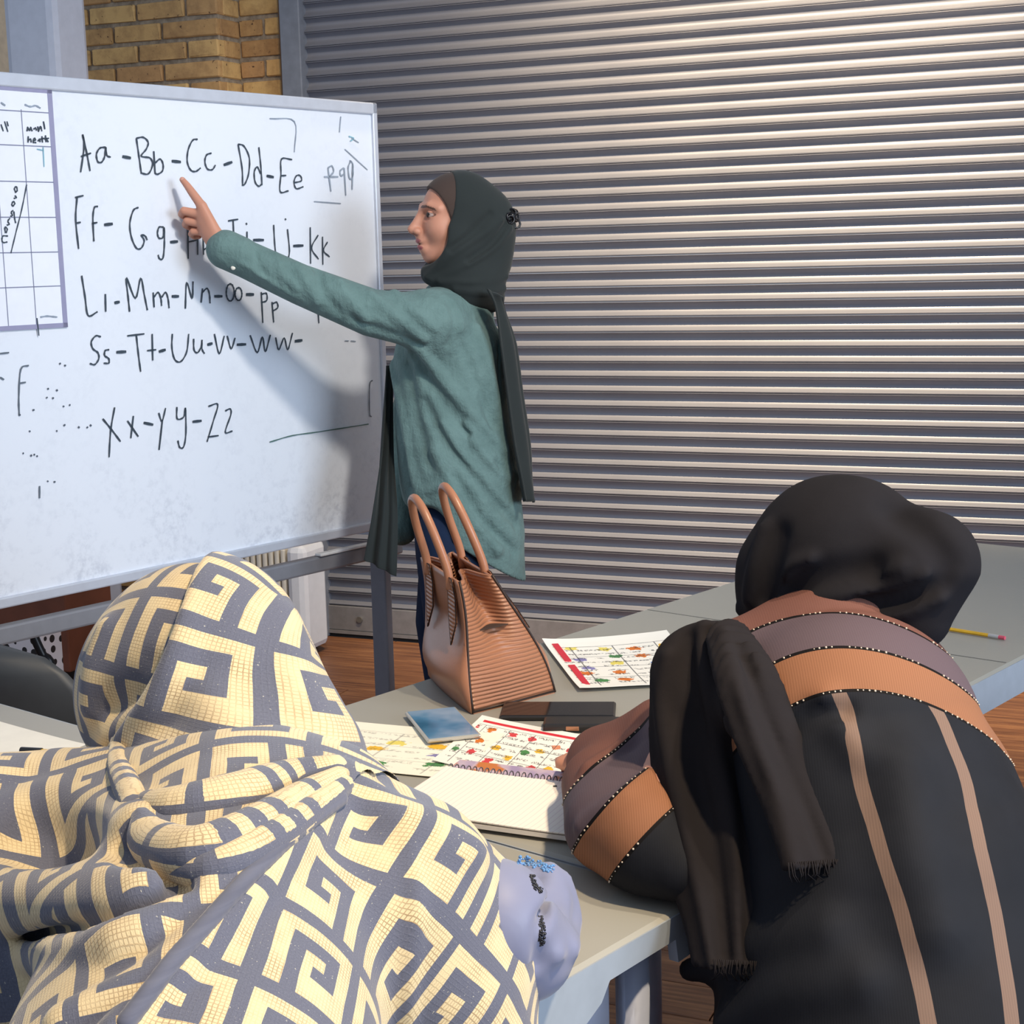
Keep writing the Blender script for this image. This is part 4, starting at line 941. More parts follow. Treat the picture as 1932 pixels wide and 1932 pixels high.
# back and shoulders
S = Field()
S.tube([W(455, 1590, 1.42), W(420, 1800, 1.29), V3(-.27, .98, .72)], (.105, .135, .17), k=.05)
S.tube([W(300, 1580, 1.47), W(120, 1560, 1.53), W(-90, 1620, 1.50)], (.085, .075, .085), k=.06)
S.tube([W(-60, 1640, 1.48), W(-10, 1900, 1.34), TB(.95, -1.75, .80)], (.085, .10, .08), k=.06)
S.tube([W(600, 1600, 1.42), W(760, 1665, 1.375), W(880, 1748, 1.40)], (.088, .080, .066), k=.05)
S.tube([W(750, 1740, 1.35), W(830, 1880, 1.34), W(870, 1990, 1.33)], (.080, .078, .07), k=.05)
S.tube([W(880, 1748, 1.40), W(905, 1850, 1.40), W(905, 1960, 1.38)], (.060, .054, .05), k=.03)
S.tube([W(560, 1520, 1.46), W(640, 1500, 1.47)], (.06, .034), k=.04)
S.plane(TB(.86, -1.3, .0), V3(0, 0, -1)) if False else None
S.ridges([([(-20, 1700), (150, 1705), (280, 1688), (430, 1628), (560, 1560), (640, 1495)], [.024, .024, .022, .018, .015, .012], dict(k=.035, sink=.45)),
          ([(60, 1800), (200, 1790), (330, 1740), (480, 1650), (620, 1525)], [.012, .018, .02, .016, .010], dict(k=.014, sink=.35)),
          ([(130, 1940), (290, 1860), (420, 1740), (540, 1620), (640, 1510)], [.016, .016, .016, .012, .009], dict(k=.010, sink=.3)),
          ([(215, 1960), (330, 1850), (450, 1722), (565, 1600), (655, 1490)], [.012, .012, .011, .010, .009], dict(k=.006, sink=.2)),
          ([(-20, 1560), (90, 1520), (200, 1530), (262, 1560)], .014, dict(k=.03, sink=.5)),
          ([(640, 1480), (760, 1550), (880, 1610)], .012, dict(k=.03, sink=.7)),
          ([(770, 1560), (785, 1700), (772, 1850), (770, 1940)], .006, dict(k=.010, sink=.5)),
          ([(240, 1590), (262, 1640), (330, 1660)], .012, dict(k=.02, op='s', sink=-.2)),
          ([(60, 1760), (200, 1750), (350, 1700)], .009, dict(k=.02, op='s', sink=0))])
V, Fq = S.mesh(.0048, lo=V3(-9, -9, .66))
# part the mesh along the hem that runs from the neck down to the lower left
p1, p2 = S.hit(655, 1490), S.hit(235, 1932); mid = (p1+p2)/2; outw = CO-mid; outw /= np.linalg.norm(outw)
cutn = np.cross(p2-p1, V3(-.1, -.75, .65)); cutn /= np.linalg.norm(cutn)
if ((S.hit(800, 1800)-p1)@cutn) < 0: cutn = -cutn
dv = (V-p1)@cutn; near = np.abs(dv) < .0034; V[near] -= cutn*dv[near][:, None]        # clean edge along the hem
cen = V[Fq].mean(1); side_ = (cen-p1)@cutn
ar, br, cr_ = S.hit(598, 1564), S.hit(463, 1932), S.hit(424, 1690); dr = S.hit(700, 1762)
ev = (br-ar)/np.linalg.norm(br-ar); eu = dr-cr_; eu -= ev*(eu@ev); eu /= np.linalg.norm(eu)
Vr, Fr, _ = subset(V, Fq, side_ > -.012)
# right panel: unroll over the arm so that the weave keeps its size
en = np.cross(eu, ev); dpt = (Vr-ar)@eu; uu = dpt+np.clip(dpt-.12, 0, 1)*.35
fast_obj('shawl_back_panel', Vr, Fr, M_key, lady1, {'uvp': np.stack([uu+.012, -(Vr-ar)@ev+.004, 0*uu], 1)})
Vl, Fl, _ = subset(V, Fq, side_ < .0); Nl = vnormals(V, Fq)[_]
Vl = Vl+Nl*.004
a2 = S.hit(106, 1482); b2_ = S.hit(45, 1675); c3 = S.hit(200, 1500); ev2 = (b2_-a2)/np.linalg.norm(b2_-a2); eu2 = c3-a2; eu2 -= ev2*(eu2@ev2); eu2 /= np.linalg.norm(eu2)
fast_obj('shawl_shoulder_wrap', Vl, Fl, M_key, lady1, {'uvp': np.stack([(Vl-a2)@eu2+.02, (Vl-a2)@ev2*1.0+.03, 0*Vl[:, 0]], 1)})
hem = []
for k_ in range(15):
    py = 1490+(1945-1490)*k_/14; xs_ = np.linspace(150, 760, 50); hs_ = [S.hitr(x_, py, .9, 1.8) for x_ in xs_]; dd = [abs((h_-p1)@cutn) for h_ in hs_]; hem.append(hs_[int(np.argmin(dd))])
hem = [sum(hem[max(0, i-1):i+2])/len(hem[max(0, i-1):i+2]) for i in range(len(hem))]
He = Field(); He.tube([h_+V3(0, -.001, .0) for h_ in hem], .0075, k=0, smooth=3); Vh, Fh = He.mesh(.0035)
fast_obj('shawl_hem', Vh, Fh, M_key, lady1, {'uvp': np.stack([Vh[:, 2]*.25+.0, 0*Vh[:, 0]+.006, 0*Vh[:, 0]], 1)})
# rolls of cloth around the neck
base = Field(); base.pr = S.pr+[p for p in Hd.pr]
def roll(pxs, rs, sink, nm='neck_fold', k=.006):
    f = Field(); pts, rr, _, _ = base.ridge(pxs, rs, sink=sink); f.tube(pts, rr, k=0, smooth=5); V, Fq = f.mesh(.0036)
    P = np.array(catmull(pts, 50)); d = ((V[:, None, :]-P[None])**2).sum(-1); j = d.argmin(1); arc = np.r_[0, np.cumsum(np.linalg.norm(np.diff(P, axis=0), axis=1))]
    q = V-P[j]; ang = np.arctan2(q[:, 2], -q[:, 1]); fast_obj(nm, V, Fq, M_key, lady1, {'uvp': np.stack([arc[j]+.03, ang*np.mean(rs)*1.1, 0*ang], 1)})
roll([(278, 1512), (340, 1530), (440, 1515), (540, 1480), (632, 1448)], [.010, .022, .026, .022, .012], .35)
roll([(268, 1545), (290, 1590), (370, 1610), (470, 1570), (570, 1510), (640, 1468)], [.010, .020, .022, .020, .017, .011], .30)
roll([(222, 1400), (226, 1450), (250, 1510), (262, 1570)], [.008, .012, .013, .009], .5)
roll([(300, 1630), (400, 1640), (500, 1590), (600, 1520), (648, 1482)], [.010, .016, .017, .014, .010], .25)
Sl2 = Field(); Sl2.tube([W(130, 1650, 1.45), TB(1.00, -1.66, .83), TB(1.22, -1.535, .79)], (.052, .048, .038), k=.02)
# blue-grey sleeve with beaded cuff showing past the shawl
t = NT('slate_satin'); nz = t.noise(t.coord(), 9, 3); t.set(t.mix(nz, lin('#686c86'), lin('#8488a4')), .5, 0, .3); t.bump(nz, .2, .01); t.b.inputs['Sheen Weight'].default_value = .3; M_sat = t.m
Sl = Field(); e1 = atz(965, 1740, .835); e2 = atz(1012, 1775, .812)
Sl.tube([atz(930, 1740, .85), atz(985, 1790, .81)], (.058, .050), k=.03); Sl.ell(atz(1012, 1725, .80), (.040, .055, .05), k=.03); Sl.tube([elb, TB(1.32, -1.34, .79)], (.042, .036), k=.02)
Sl.add(lambda P: -(P[..., 2]-(TZ+.0015)), V3(-99, -99, -99), V3(99, 99, 99), .004, 'i')
Sl.ridges([([(1040, 1640), (1062, 1720), (1050, 1800)], .006, dict(k=.014, sink=.3)), ([(1010, 1650), (1025, 1740), (1018, 1820)], .006, dict(k=.014, op='s', sink=-.3)), ([(1065, 1660), (1085, 1740), (1078, 1790)], .006, dict(k=.014, sink=.4))])
V, Fq = Sl.mesh(.0045); slv = fast_obj('sleeve', V, Fq, M_sat, lady1)
M_bb = simple('black_beads', '#14141c', .25); M_bl = simple('blue_beads', '#5f8cc0', .2)
def beads(field, pxs, n, r, mat, nm, jit=5, par=None, seed=1):
    rr = random.Random(seed); mb = MB(); P = catmull([V3(x, y, 0) for x, y in pxs], 12)
    for i in range(n):
        p = P[int(rr.random()*(len(P)-1))]; h = field.hit(p[0]+rr.uniform(-jit, jit), p[1]+rr.uniform(-jit, jit), .9, 3, 400); mb.ball(h, r*rr.uniform(.7, 1.3), 6, 4)
    o = mb.build(nm, mat, None, True); o['kind'] = 'stuff'; keep(o, par); return o
V, Fq = Sl2.mesh(.008); fast_obj('sleeve', V, Fq, M_sat, lady1)
beads(Sl, [(985, 1622), (1010, 1630), (1042, 1640)], 110, .0014, M_bl, 'blue_bead_trim', 8, slv)
beads(Sl, [(1004, 1655), (1010, 1672), (1022, 1682)], 60, .0013, M_bb, 'black_bead_trim', 4, slv, 2)
beads(Sl, [(1018, 1730), (1024, 1755), (1020, 1785)], 90, .0013, M_bb, 'black_bead_trim', 5, slv, 3)
# ================================================================== WRITER IN THE BLACK SCARF AND STRIPED ROBE (right)
lady2 = empty('person', (.45, 1.60, 0)); tag(lady2, 'seated person in black headscarf and black robe with tan bands writing at right', 'person')
M_hij = cloth_mat('black_scarf_cloth', '#242327', .95, .25, 900, .22, .0, 9)
hl = W(1560, 1062, 1.90); elb2 = atz(1225, 1585, .805); wri = atz(1128, 1445, .79)
B = Field(); B.ell(hl, (.066, .074, .082), k=.02); B.tube([hl+V3(.03, -.01, -.07), W(1590, 1270, 1.84)], (.04, .045), k=.03)
B.tube([W(1385, 1300, 1.84), W(1700, 1335, 1.85)], .045, k=.05); B.tube([W(1570, 1320, 1.82), V3(.46, 1.62, .56)], (.11, .15), k=.06)
B.tube([W(1370, 1300, 1.84), elb2, wri], (.05, .042, .028), k=.02)
wd = wri-elb2; wd /= np.linalg.norm(wd)
for i, (a, ln) in enumerate(((-.03, .07), (-.012, .08), (.006, .078), (.022, .06))):
    st = wri+wd*.045+np.cross(wd, Z)*a; B.tube([wri+wd*.01+np.cross(wd, Z)*a*.7, st, st+wd*ln*.5+V3(0, 0, -.012), st+wd*ln*.7+V3(0, 0, -.028)], (.013, .010, .008, .007), k=.006)
B.tube([wri+np.cross(wd, Z)*-.01, wri+wd*.03+np.cross(wd, Z)*-.045, wri+wd*.06+np.cross(wd, Z)*-.035+V3(0, 0, -.015)], (.014, .010, .008), k=.006)
B.tube([W(1700, 1345, 1.85), TB(1.75, -.92, .82), TB(1.72, -1.10, .785)], (.05, .042, .03), k=.02)
for sx in (-.10, .10):
    hp_ = V3(.46+sx, 1.62, .53); kn = hp_+V3(-.04, .36, 0); B.tube([hp_, kn, kn+V3(0, 0, -.42), kn+V3(-.02, .14, -.455)], (.085, .06, .045, .035), k=.04)
V, Fq = B.mesh(.009); fast_obj('body', V, Fq, M_skin, lady2, plain_paint(V))
# headscarf
Hd = Field(); Hd.ell(W(1566, 1036, 1.90), (.088, .10, .089), k=.03); Hd.ell(W(1488, 1085, 1.92), (.042, .06, .066), k=.04)
Hd.tube([W(1640, 1022, 1.87), W(1738, 1060, 1.82)], (.060, .050), k=.05)
Hd.ell(W(1762, 1045, 1.81), (.031, .045, .032), k=.04)
Hd.tube([W(1742, 1080, 1.81), W(1738, 1172, 1.80)], (.050, .022), k=.05)
Hd.tube([W(1490, 1120, 1.90), W(1610, 1125, 1.84), W(1715, 1165, 1.80)], (.048, .047, .028), k=.05)
Hd.tube([W(1440, 1070, 1.93), W(1436, 1140, 1.94)], (.016, .018), k=.05)
Hd.ridges([([(1462, 1150), (1472, 1105), (1500, 1070), (1530, 1060)], .008, dict(k=.014, sink=.05)),
           ([(1470, 1158), (1540, 1122), (1620, 1092), (1700, 1072)], .008, dict(k=.016, sink=.1)),
           ([(1500, 1155), (1590, 1125), (1690, 1108), (1760, 1085)], .007, dict(k=.014, sink=.1)),
           ([(1490, 1118), (1530, 1095), (1590, 1080), (1640, 1072)], .012, dict(k=.022, op='s', sink=-.5)),
           ([(1440, 1130), (1448, 1070), (1465, 1010)], .010, dict(k=.022, op='s', sink=-.5)),
           ([(1415, 1130), (1425, 1070), (1445, 1000)], .008, dict(k=.016, sink=.2)),
           ([(1600, 1165), (1690, 1155), (1770, 1125)], .008, dict(k=.014, sink=.1)),
           ([(1620, 1145), (1700, 1130), (1780, 1100)], .008, dict(k=.016, op='s', sink=-.4)),
           ([(1690, 960), (1740, 1000), (1790, 1060)], .009, dict(k=.03, op='s', sink=-.4)),
           ([(1400, 1150), (1480, 1165), (1570, 1155)], .007, dict(k=.014, sink=.2))])
V, Fq = Hd.mesh(.0042); fast_obj('headscarf', V, Fq, M_hij, lady2)
# robe
S = Field()
S.tube([W(1580, 1265, 1.83), W(1600, 1400, 1.74), W(1680, 1700, 1.66), W(1720, 2050, 1.58)], (.105, .150, .185, .21), k=.05)
S.tube([W(1390, 1275, 1.83), W(1560, 1250, 1.84), W(1700, 1300, 1.84)], (.066, .07, .062), k=.05)
S.tube([W(1705, 1335, 1.83), W(1790, 1480, 1.76), W(1830, 1620, 1.72)], (.055, .068, .07), k=.05)
S.tube([W(1740, 2050, 1.6), V3(.50, 1.62, .12)], (.21, .27), k=.05)
S.tube([V3(.47, 1.62, .52), V3(.44, 1.97, .52), V3(.44, 2.0, .12)], (.17, .15, .16), k=.06)
S.ridges([([(1300, 1830), (1420, 1790), (1560, 1760)], .012, dict(k=.04, sink=.5)), ([(1380, 1930), (1500, 1870), (1620, 1850)], .012, dict(k=.04, sink=.5)),
          ([(1560, 1330), (1620, 1420)], .008, dict(k=.03, sink=.6)), ([(1480, 1380), (1530, 1350), (1590, 1340)], .008, dict(k=.02, op='s', sink=-.4)),
          ([(1700, 1450), (1720, 1600), (1760, 1750)], .012, dict(k=.05, sink=.6))])
V, Fq = S.mesh(.0060, lo=V3(-9, -9, .02))
def ft(P): x, y, z = P[0], P[1], P[2]; return np.array([np.ones_like(x), x, y, z, x*x, x*z, x*y], dtype=float) if P.ndim == 1 else [1+0*x, x, y, z, x*x, x*z, x*y]
c_top = [(1385, 1205), (1440, 1180), (1500, 1165), (1560, 1160), (1620, 1162)]
c_mid = [(1440, 1262), (1470, 1245), (1540, 1222), (1600, 1216), (1680, 1230), (1740, 1260), (1790, 1295)]
c_low = [(1490, 1345), (1530, 1318), (1580, 1300), (1650, 1293), (1710, 1302), (1770, 1322), (1840, 1358)]
hits = [[S.hit(*p) for p in c] for c in (c_top, c_mid, c_low)]
more = [((1700, 1190), 1.15), ((1740, 1215), 1.3), ((1775, 1245), 1.5), ((1800, 1275), 1.7), ((1600, 1420), 4.2), ((1800, 1450), 4.2), ((1860, 1450), 4.0), ((1650, 1600), 6.2), ((1700, 1900), 9.5)]
fa = fit_attr(hits+[[S.hit(*p)] for p, _ in more], [1, 2, 3]+[v_ for _, v_ in more], ft)
s1 = [S.hit(*p) for p in [(1582, 1306), (1600, 1350), (1612, 1410), (1625, 1480), (1655, 1580), (1700, 1720), (1735, 1850), (1752, 1932)]]
s2 = [S.hit(*p) for p in [(1752, 1312), (1775, 1352), (1797, 1405), (1825, 1480), (1850, 1600), (1878, 1720), (1900, 1850), (1910, 1932)]]
def pdist(P, line):
    d = np.full(len(P), 9.0)
    for a_, b_ in zip(line[:-1], line[1:]): d = np.minimum(d, seg_dist(P, a_, b_, 0, 0))
    return d
s1 = catmull(s1, 4); s2 = catmull(s2, 4)
s1.append(s1[-1]+(s1[-1]-s1[-5])*3); s2.append(s2[-1]+(s2[-1]-s2[-5])*3)
t = NT('striped_robe'); a = t.attr('band'); s = t.attr('stripe'); n1 = t.noise(t.coord(), 10, 3); fine = t.wave(t.coord(), 120, .6, 'X', 2)
blk = t.mix(n1, lin('#16171c'), lin('#24262d')); tan = t.mix(t.math('MULTIPLY', fine, .35), lin('#94664c'), lin('#6e4833')); pur = t.mix(t.math('MULTIPLY', fine, .2), lin('#5e5057'), lin('#4c424a')); red = t.mix(t.math('MULTIPLY', fine, .2), lin('#714d45'), lin('#5b3c36'))
st = t.math('LESS_THAN', s, .0078)
col = t.mix(st, blk, t.mix(t.math('MULTIPLY', fine, .3), lin('#7e675b'), lin('#61504a')))
col = t.mix(t.math('LESS_THAN', a, 3.0), col, tan); col = t.mix(t.math('LESS_THAN', a, 2.0), col, pur); col = t.mix(t.math('LESS_THAN', a, 1.0), col, red)
for e in (1.0, 2.0, 3.0): col = t.mix(t.math('LESS_THAN', t.math('ABSOLUTE', t.math('SUBTRACT', a, e)), .035), col, lin('#120f10'))
t.set(col, .75, 0, .15); t.bump(t.math('ADD', t.math('MULTIPLY', fine, .03), n1), .25, .006); M_robe = t.m
RV, RF = V, Fq
fast_obj('robe', V, Fq, M_robe, lady2, {'band': fa(V), 'stripe': np.minimum(pdist(V, s1), pdist(V, s2))})
RB = S
# left sleeve lying on the table
Sv = Field()
Sv.tube([W(1370, 1310, 1.83), W(1300, 1440, 1.85), elb2+V3(0, 0, .0)], (.070, .062, .050), k=.05)
Sv.tube([elb2, wri], (.052, .036), k=.04)
Sv.tube([atz(1140, 1560, .80), atz(1120, 1480, .80)], (.045, .035), k=.05)
Sv.tube([atz(1235, 1620, .78), atz(1300, 1650, .785)], (.035, .03), k=.04)
Sv.tube([atz(1150, 1430, .80), W(1250, 1390, 1.93)], (.036, .05), k=.05)
Sv.add(lambda P: -(P[..., 2]-(TZ+.010)), V3(-99, -99, -99), V3(99, 99, 99), .006, 'i')
Sv.ridges([([(1110, 1450), (1150, 1425), (1190, 1395)], .006, dict(k=.02, sink=.4)), ([(1100, 1560), (1180, 1500), (1250, 1450)], .006, dict(k=.02, sink=.5))])
V, Fq = Sv.mesh(.0045)
def ft2(P): x, y, z = P[0], P[1], P[2]; return np.array([1.0, x, y, z]) if P.ndim == 1 else [1+0*x, x, y, z]
cs = [[(1085, 1478), (1140, 1440), (1175, 1412), (1200, 1372)], [(1090, 1575), (1150, 1512), (1200, 1465), (1240, 1430)], [(1175, 1625), (1220, 1575), (1265, 1535)]]
fs = fit_attr([[Sv.hit(*p) for p in c] for c in cs], (1, 2, 3), ft2)
slv2 = fast_obj('sleeve', V, Fq, M_robe, lady2, {'band': fs(V), 'stripe': np.full(len(V), 3.0)})
Sr = Field(); Sr.tube([W(1705, 1340, 1.85), TB(1.75, -.92, .82), TB(1.72, -1.08, .785)], (.062, .054, .040), k=.02); Sr.add(lambda P: -(P[..., 2]-(TZ+.004)), V3(-99, -99, -99), V3(99, 99, 99), .004, 'i')
Vr_, Fr_ = Sr.mesh(.007); fast_obj('sleeve', Vr_, Fr_, M_robe, lady2, {'band': np.full(len(Vr_), 1.5), 'stripe': np.full(len(Vr_), 3.0)})
# bead trims
M_bead = simple('pale_beads', '#d8c7b4', .25)
def bead_rows(V, Fq, att, levels, par, gap=.0056, r=.0011, cond=None):
    N = vnormals(V, Fq); E = np.concatenate([Fq[:, [0, 1]], Fq[:, [1, 2]]])
    for e in levels:
        d = att-e; m = (d[E[:, 0]] < 0) != (d[E[:, 1]] < 0); a_, b_ = E[m, 0], E[m, 1]; t_ = (d[a_]/(d[a_]-d[b_]))[:, None]; P = V[a_]*(1-t_)+V[b_]*t_; NN = N[a_]
        k_ = ((CO-P)*NN).sum(1) > 0
        if cond is not None: k_ &= cond(P)
        P, NN = P[k_], NN[k_]; mb = MB(); got = []
        for p, n_ in zip(P[np.argsort(P[:, 0])], NN[np.argsort(P[:, 0])]):
            if all(((p-g_)**2).sum() > gap*gap for g_ in got[-160:]):
                got.append(p)
                if math.sin(len(got)*.9)+math.sin(len(got)*.37) > -1.1: mb.ball(p+n_*.0005, r*random.uniform(.7, 1.25), 6, 4)
        if got: o = mb.build('bead_trim', M_bead, None, True); o['kind'] = 'stuff'; keep(o, par)
robe_o = [o for o in lady2.children if o.name.startswith('robe')][0]
bead_rows(RV, RF, fa(RV), (1, 2, 3), robe_o, cond=lambda P: P[:, 2] > .85)
bead_rows(V, Fq, fs(V), (1, 2, 3), slv2, gap=.0064)
# the long end of the scarf thrown over the left shoulder
M_hij2 = cloth_mat('black_scarf_end', '#272426', .95, .2, 900, .2, .0, 12)
def wr(px, py, Y): return W(px, py, Y)
UN = Field(); UN.pr = RB.pr+Sv.pr[:4]
def over(px, py, Y, off=.008):
    h = UN.hit(px, py, 1.2, 2.2, 400); inside = UN.eval(h[None])[0] < .012
    return W(px, py, min(Y, h[1]-off) if inside else Y)
fl_n = V3(-.25, -.88, .40); fl_n /= np.linalg.norm(fl_n)
# main length: over the shoulder and down the arm
Dm = Field(); Dm.ell(W(1332, 1262, 1.80), (.060, .062, .054), k=.02)
cm = [over(1328, 1285, 1.78), over(1342, 1380, 1.74), over(1362, 1490, 1.72), over(1374, 1620, 1.69), over(1390, 1740, 1.66), over(1392, 1850, 1.64), over(1394, 1900, 1.63)]
Dm.tube(cm, (.060, .072, .076, .068, .056, .046, .04), k=.03, flat=(fl_n, 3.2), smooth=4)
Dm.tube([W(1380, 1262, 1.79), over(1420, 1350, 1.74)], (.038, .034), k=.04)
Dm.ridges([([(1262, 1240), (1252, 1330), (1268, 1440), (1300, 1580), (1335, 1740), (1352, 1830)], [.010, .012, .012, .011, .010, .009], dict(k=.012, sink=.2)),
           ([(1300, 1200), (1296, 1300), (1310, 1430), (1345, 1600), (1370, 1800)], .010, dict(k=.014, op='s', sink=-.25)),
           ([(1330, 1185), (1340, 1300), (1360, 1430), (1390, 1600), (1402, 1800)], .009, dict(k=.014, sink=.15)),
           ([(1352, 1200), (1378, 1300), (1400, 1440), (1418, 1600), (1420, 1800)], .009, dict(k=.014, op='s', sink=-.25))], 1.2, 2.2)
Dm.plane(Dm.hit(1392, 1826, 1.2, 2.2), V3(.12, -.25, -1), .002)
V, Fq = Dm.mesh(.0042); dr1 = fast_obj('scarf_end', V, Fq, M_hij2, lady2)
# short flap lying over it towards the back
UN.pr = UN.pr+Dm.pr[:4]
Df = Field(); cf = [over(1378, 1215, 1.79, .0), over(1412, 1290, 1.75, .004), over(1448, 1390, 1.72, .006), over(1490, 1490, 1.70, .006), over(1522, 1580, 1.69, .006), over(1548, 1665, 1.68, .006)]
Df.tube(cf, (.030, .038, .038, .037, .036, .036), k=.02, flat=(V3(.25, -.88, .40)/np.linalg.norm((.25, .88, .4)), 3.4), smooth=4)
Df.ridges([([(1365, 1195), (1390, 1290), (1425, 1400), (1465, 1500), (1498, 1630)], .008, dict(k=.012, sink=.2)), ([(1395, 1215), (1430, 1300), (1470, 1400), (1515, 1500), (1560, 1620)], .007, dict(k=.012, op='s', sink=-.2))], 1.2, 2.2)
Df.plane(Df.hit(1540, 1640, 1.2, 2.2), V3(.05, -.3, -1), .002)
V, Fq = Df.mesh(.0040); dr2 = fast_obj('scarf_flap', V, Fq, M_hij2, lady2)
fl0, fl1 = Df.hit(1486, 1632, 1.2, 2.2), Df.hit(1596, 1624, 1.2, 2.2); fe0, fe1 = Dm.hit(1345, 1812, 1.2, 2.2), Dm.hit(1438, 1816, 1.2, 2.2)
mb = MB(); rr = random.Random(5)
for i in range(26):
    a = i/25; p = fl0*(1-a)+fl1*a; mb.tube([p+V3(0, -.004, .004), p+V3(rr.uniform(-.004, .004), -.004, -.010), p+V3(rr.uniform(-.008, .008), -.002, -.018)], (.0009, .0008, .0004), 4)
o = mb.build('fringe', M_hij2, None, True); o['kind'] = 'stuff'; keep(o, dr2)
mb = MB()
for i in range(24):
    a = i/23; p = fe0*(1-a)+fe1*a; mb.tube([p+V3(0, -.006, .004), p+V3(rr.uniform(-.004, .004), -.006, -.010), p+V3(rr.uniform(-.008, .008), -.004, -.020)], (.0009, .0008, .0004), 4)
o = mb.build('fringe', M_hij2, None, True); o['kind'] = 'stuff'; keep(o, dr1)
# ================================================================== STANDING TEACHER
teach = empty('person', (-.17, 4.15, 0)); tag(teach, 'standing person in green shirt and dark headscarf pointing at the whiteboard letters', 'person')
RH = frame((-.955, -.29, .03), (.0, 0, 1)); HO = W(857, 406, 4.12)
def hl_(x, y, z): return HO+RH@V3(x, y, z)
# ---- head
Hf = Field()
def he(c, r, k=.012, op='u'): Hf.ell(hl_(*c), r, RH, k=k, op=op)
def ht(pts, rs, k=.01, op='u', smooth=0): Hf.tube([hl_(*p) for p in pts], rs, k=k, op=op, smooth=smooth)
he((-.012, 0, .012), (.094, .073, .090)); he((.022, 0, -.040), (.066, .054, .075), .02)
ht([(.060, .0, -.098), (.066, 0, -.104)], (.019, .016), .02)
for s in (-1, 1):
    ht([(.055, s*.016, -.100), (.02, s*.040, -.088), (-.012, s*.052, -.050)], (.016, .016, .016), .02)
    he((.048, s*.036, -.034), (.030, .026, .030), .02)
    ht([(.080, s*.012, .016), (.074, s*.034, .022), (.055, s*.052, .014)], (.010, .010, .008), .012)
    he((.099, s*.0125, -.042), (.011, .0075, .0085), .006)
    he((.084, s*.033, -.002), (.012, .017, .010), .012, 's')
ht([(.084, 0, .010), (.098, 0, -.016), (.1125, 0, -.036)], (.0085, .0085, .0095), .010); ht([(.110, 0, -.040), (.092, 0, -.048)], (.007, .009), .008); he((.090, 0, -.028), (.016, .0085, .024), .008)
he((.083, 0, -.064), (.016, .022, .016), .012); he((.079, 0, -.087), (.012, .020, .012), .012)
he((.0915, 0, -.0660), (.0080, .018, .0046), .005); he((.0880, 0, -.0805), (.0085, .017, .0052), .005)
he((.098, 0, -.0733), (.015, .014, .0016), .003, 's')
for s in (-1, 1): he((.0685, s*.0325, -.0015), (.0125, .0125, .0125), .001)
ht([(-.01, 0, -.08), (-.035, 0, -.19)], (.052, .055), .03)
V1, F1 = Hf.mesh(.0021); q = (V1-HO)@RH; X, Yl, Zl = q[:, 0], q[:, 1], q[:, 2]; ay = np.abs(Yl)
paint = np.zeros((len(V1), 3)); pm_ = np.zeros(len(V1))
def pt(mask, col, a=1.0):
    paint[mask] = lin(col); pm_[mask] = a
lip = (X > .084) & (((Zl+.0655)/.0062)**2+(Yl/.019)**2 < 1) | (X > .081) & (((Zl+.0820)/.0068)**2+(Yl/.018)**2 < 1); pt(lip, '#a2525a', .85)
pt((X > .07) & (np.abs(Zl+.0735) < .0030) & (ay < .014) & (X < .090), '#4a1f24')
er = ((ay-.0335)/.0150)**2+((Zl+.0015)/.0058)**2
ball = np.linalg.norm(np.stack([X-.0685, ay-.0325, Zl+.0015], 1), axis=1) < .0134
pt((X > .05) & (er < 1.35) & (er >= .85), '#3a2622', .8); pt(ball & (er < .95), '#9f8a82'); pt(ball & ((((ay-.034)/.0085)**2+((Zl+.001)/.0066)**2) < 1), '#20140f')
brow = (X > .045) & (np.abs(Zl-(.0195-.9*np.maximum(0, ay-.038)**1.0*.55)) < .0034) & (ay > .013) & (ay < .055); pt(brow, '#3b2621', .85)
pt((X > .095) & (Zl < -.0465) & (Zl > -.053) & (ay > .003) & (ay < .012), '#6d3a33', .6)
# ---- hand with outstretched index finger
Hn = Field()
wr_ = W(424, 470, 3.935); kn = [W(381, 389, 3.93), W(377, 404, 3.938), W(380, 422, 3.944), W(388, 438, 3.948)]
ro = [W(414, 452, 3.93), W(411, 460, 3.935), W(411, 467, 3.938), W(413, 474, 3.94)]
Hn.tube([W(470, 488, 3.94), wr_, W(412, 455, 3.934)], (.027, .023, .022), k=.012)
for a, b in zip(ro, kn): Hn.tube([a, b], (.015, .0125), k=.014)
fing = [[kn[0], W(363, 364, 3.937), W(353, 350, 3.942), W(344, 339, 3.946)], [kn[1], W(347, 398, 3.936), W(343, 404, 3.955), W(352, 411, 3.968), W(364, 414, 3.966)],
        [kn[2], W(353, 417, 3.944), W(350, 424, 3.962), W(358, 429, 3.974), W(368, 430, 3.972)], [kn[3], W(364, 437, 3.950), W(361, 442, 3.965), W(367, 447, 3.975), W(376, 446, 3.973)]]
rad = [(.0118, .0102, .0088, .0070), (.0115, .0102, .0095, .0085, .0075), (.0110, .0098, .009, .008, .007), (.0098, .0085, .008, .007, .0063)]
for p, r in zip(fing, rad): Hn.tube(p, r, k=.0035)
Hn.tube([W(408, 444, 3.955), W(392, 412, 3.968), W(374, 408, 3.980), W(362, 412, 3.982)], (.013, .012, .0105, .0085), k=.006)
V2, F2 = Hn.mesh(.0021); p2_ = np.zeros((len(V2), 3)); m2_ = np.zeros(len(V2))
nail = (np.linalg.norm(V2-(fing[0][3]+V3(0, -.005, .003)), axis=1) < .0055); p2_[nail] = lin('#d9a596'); m2_[nail] = .7
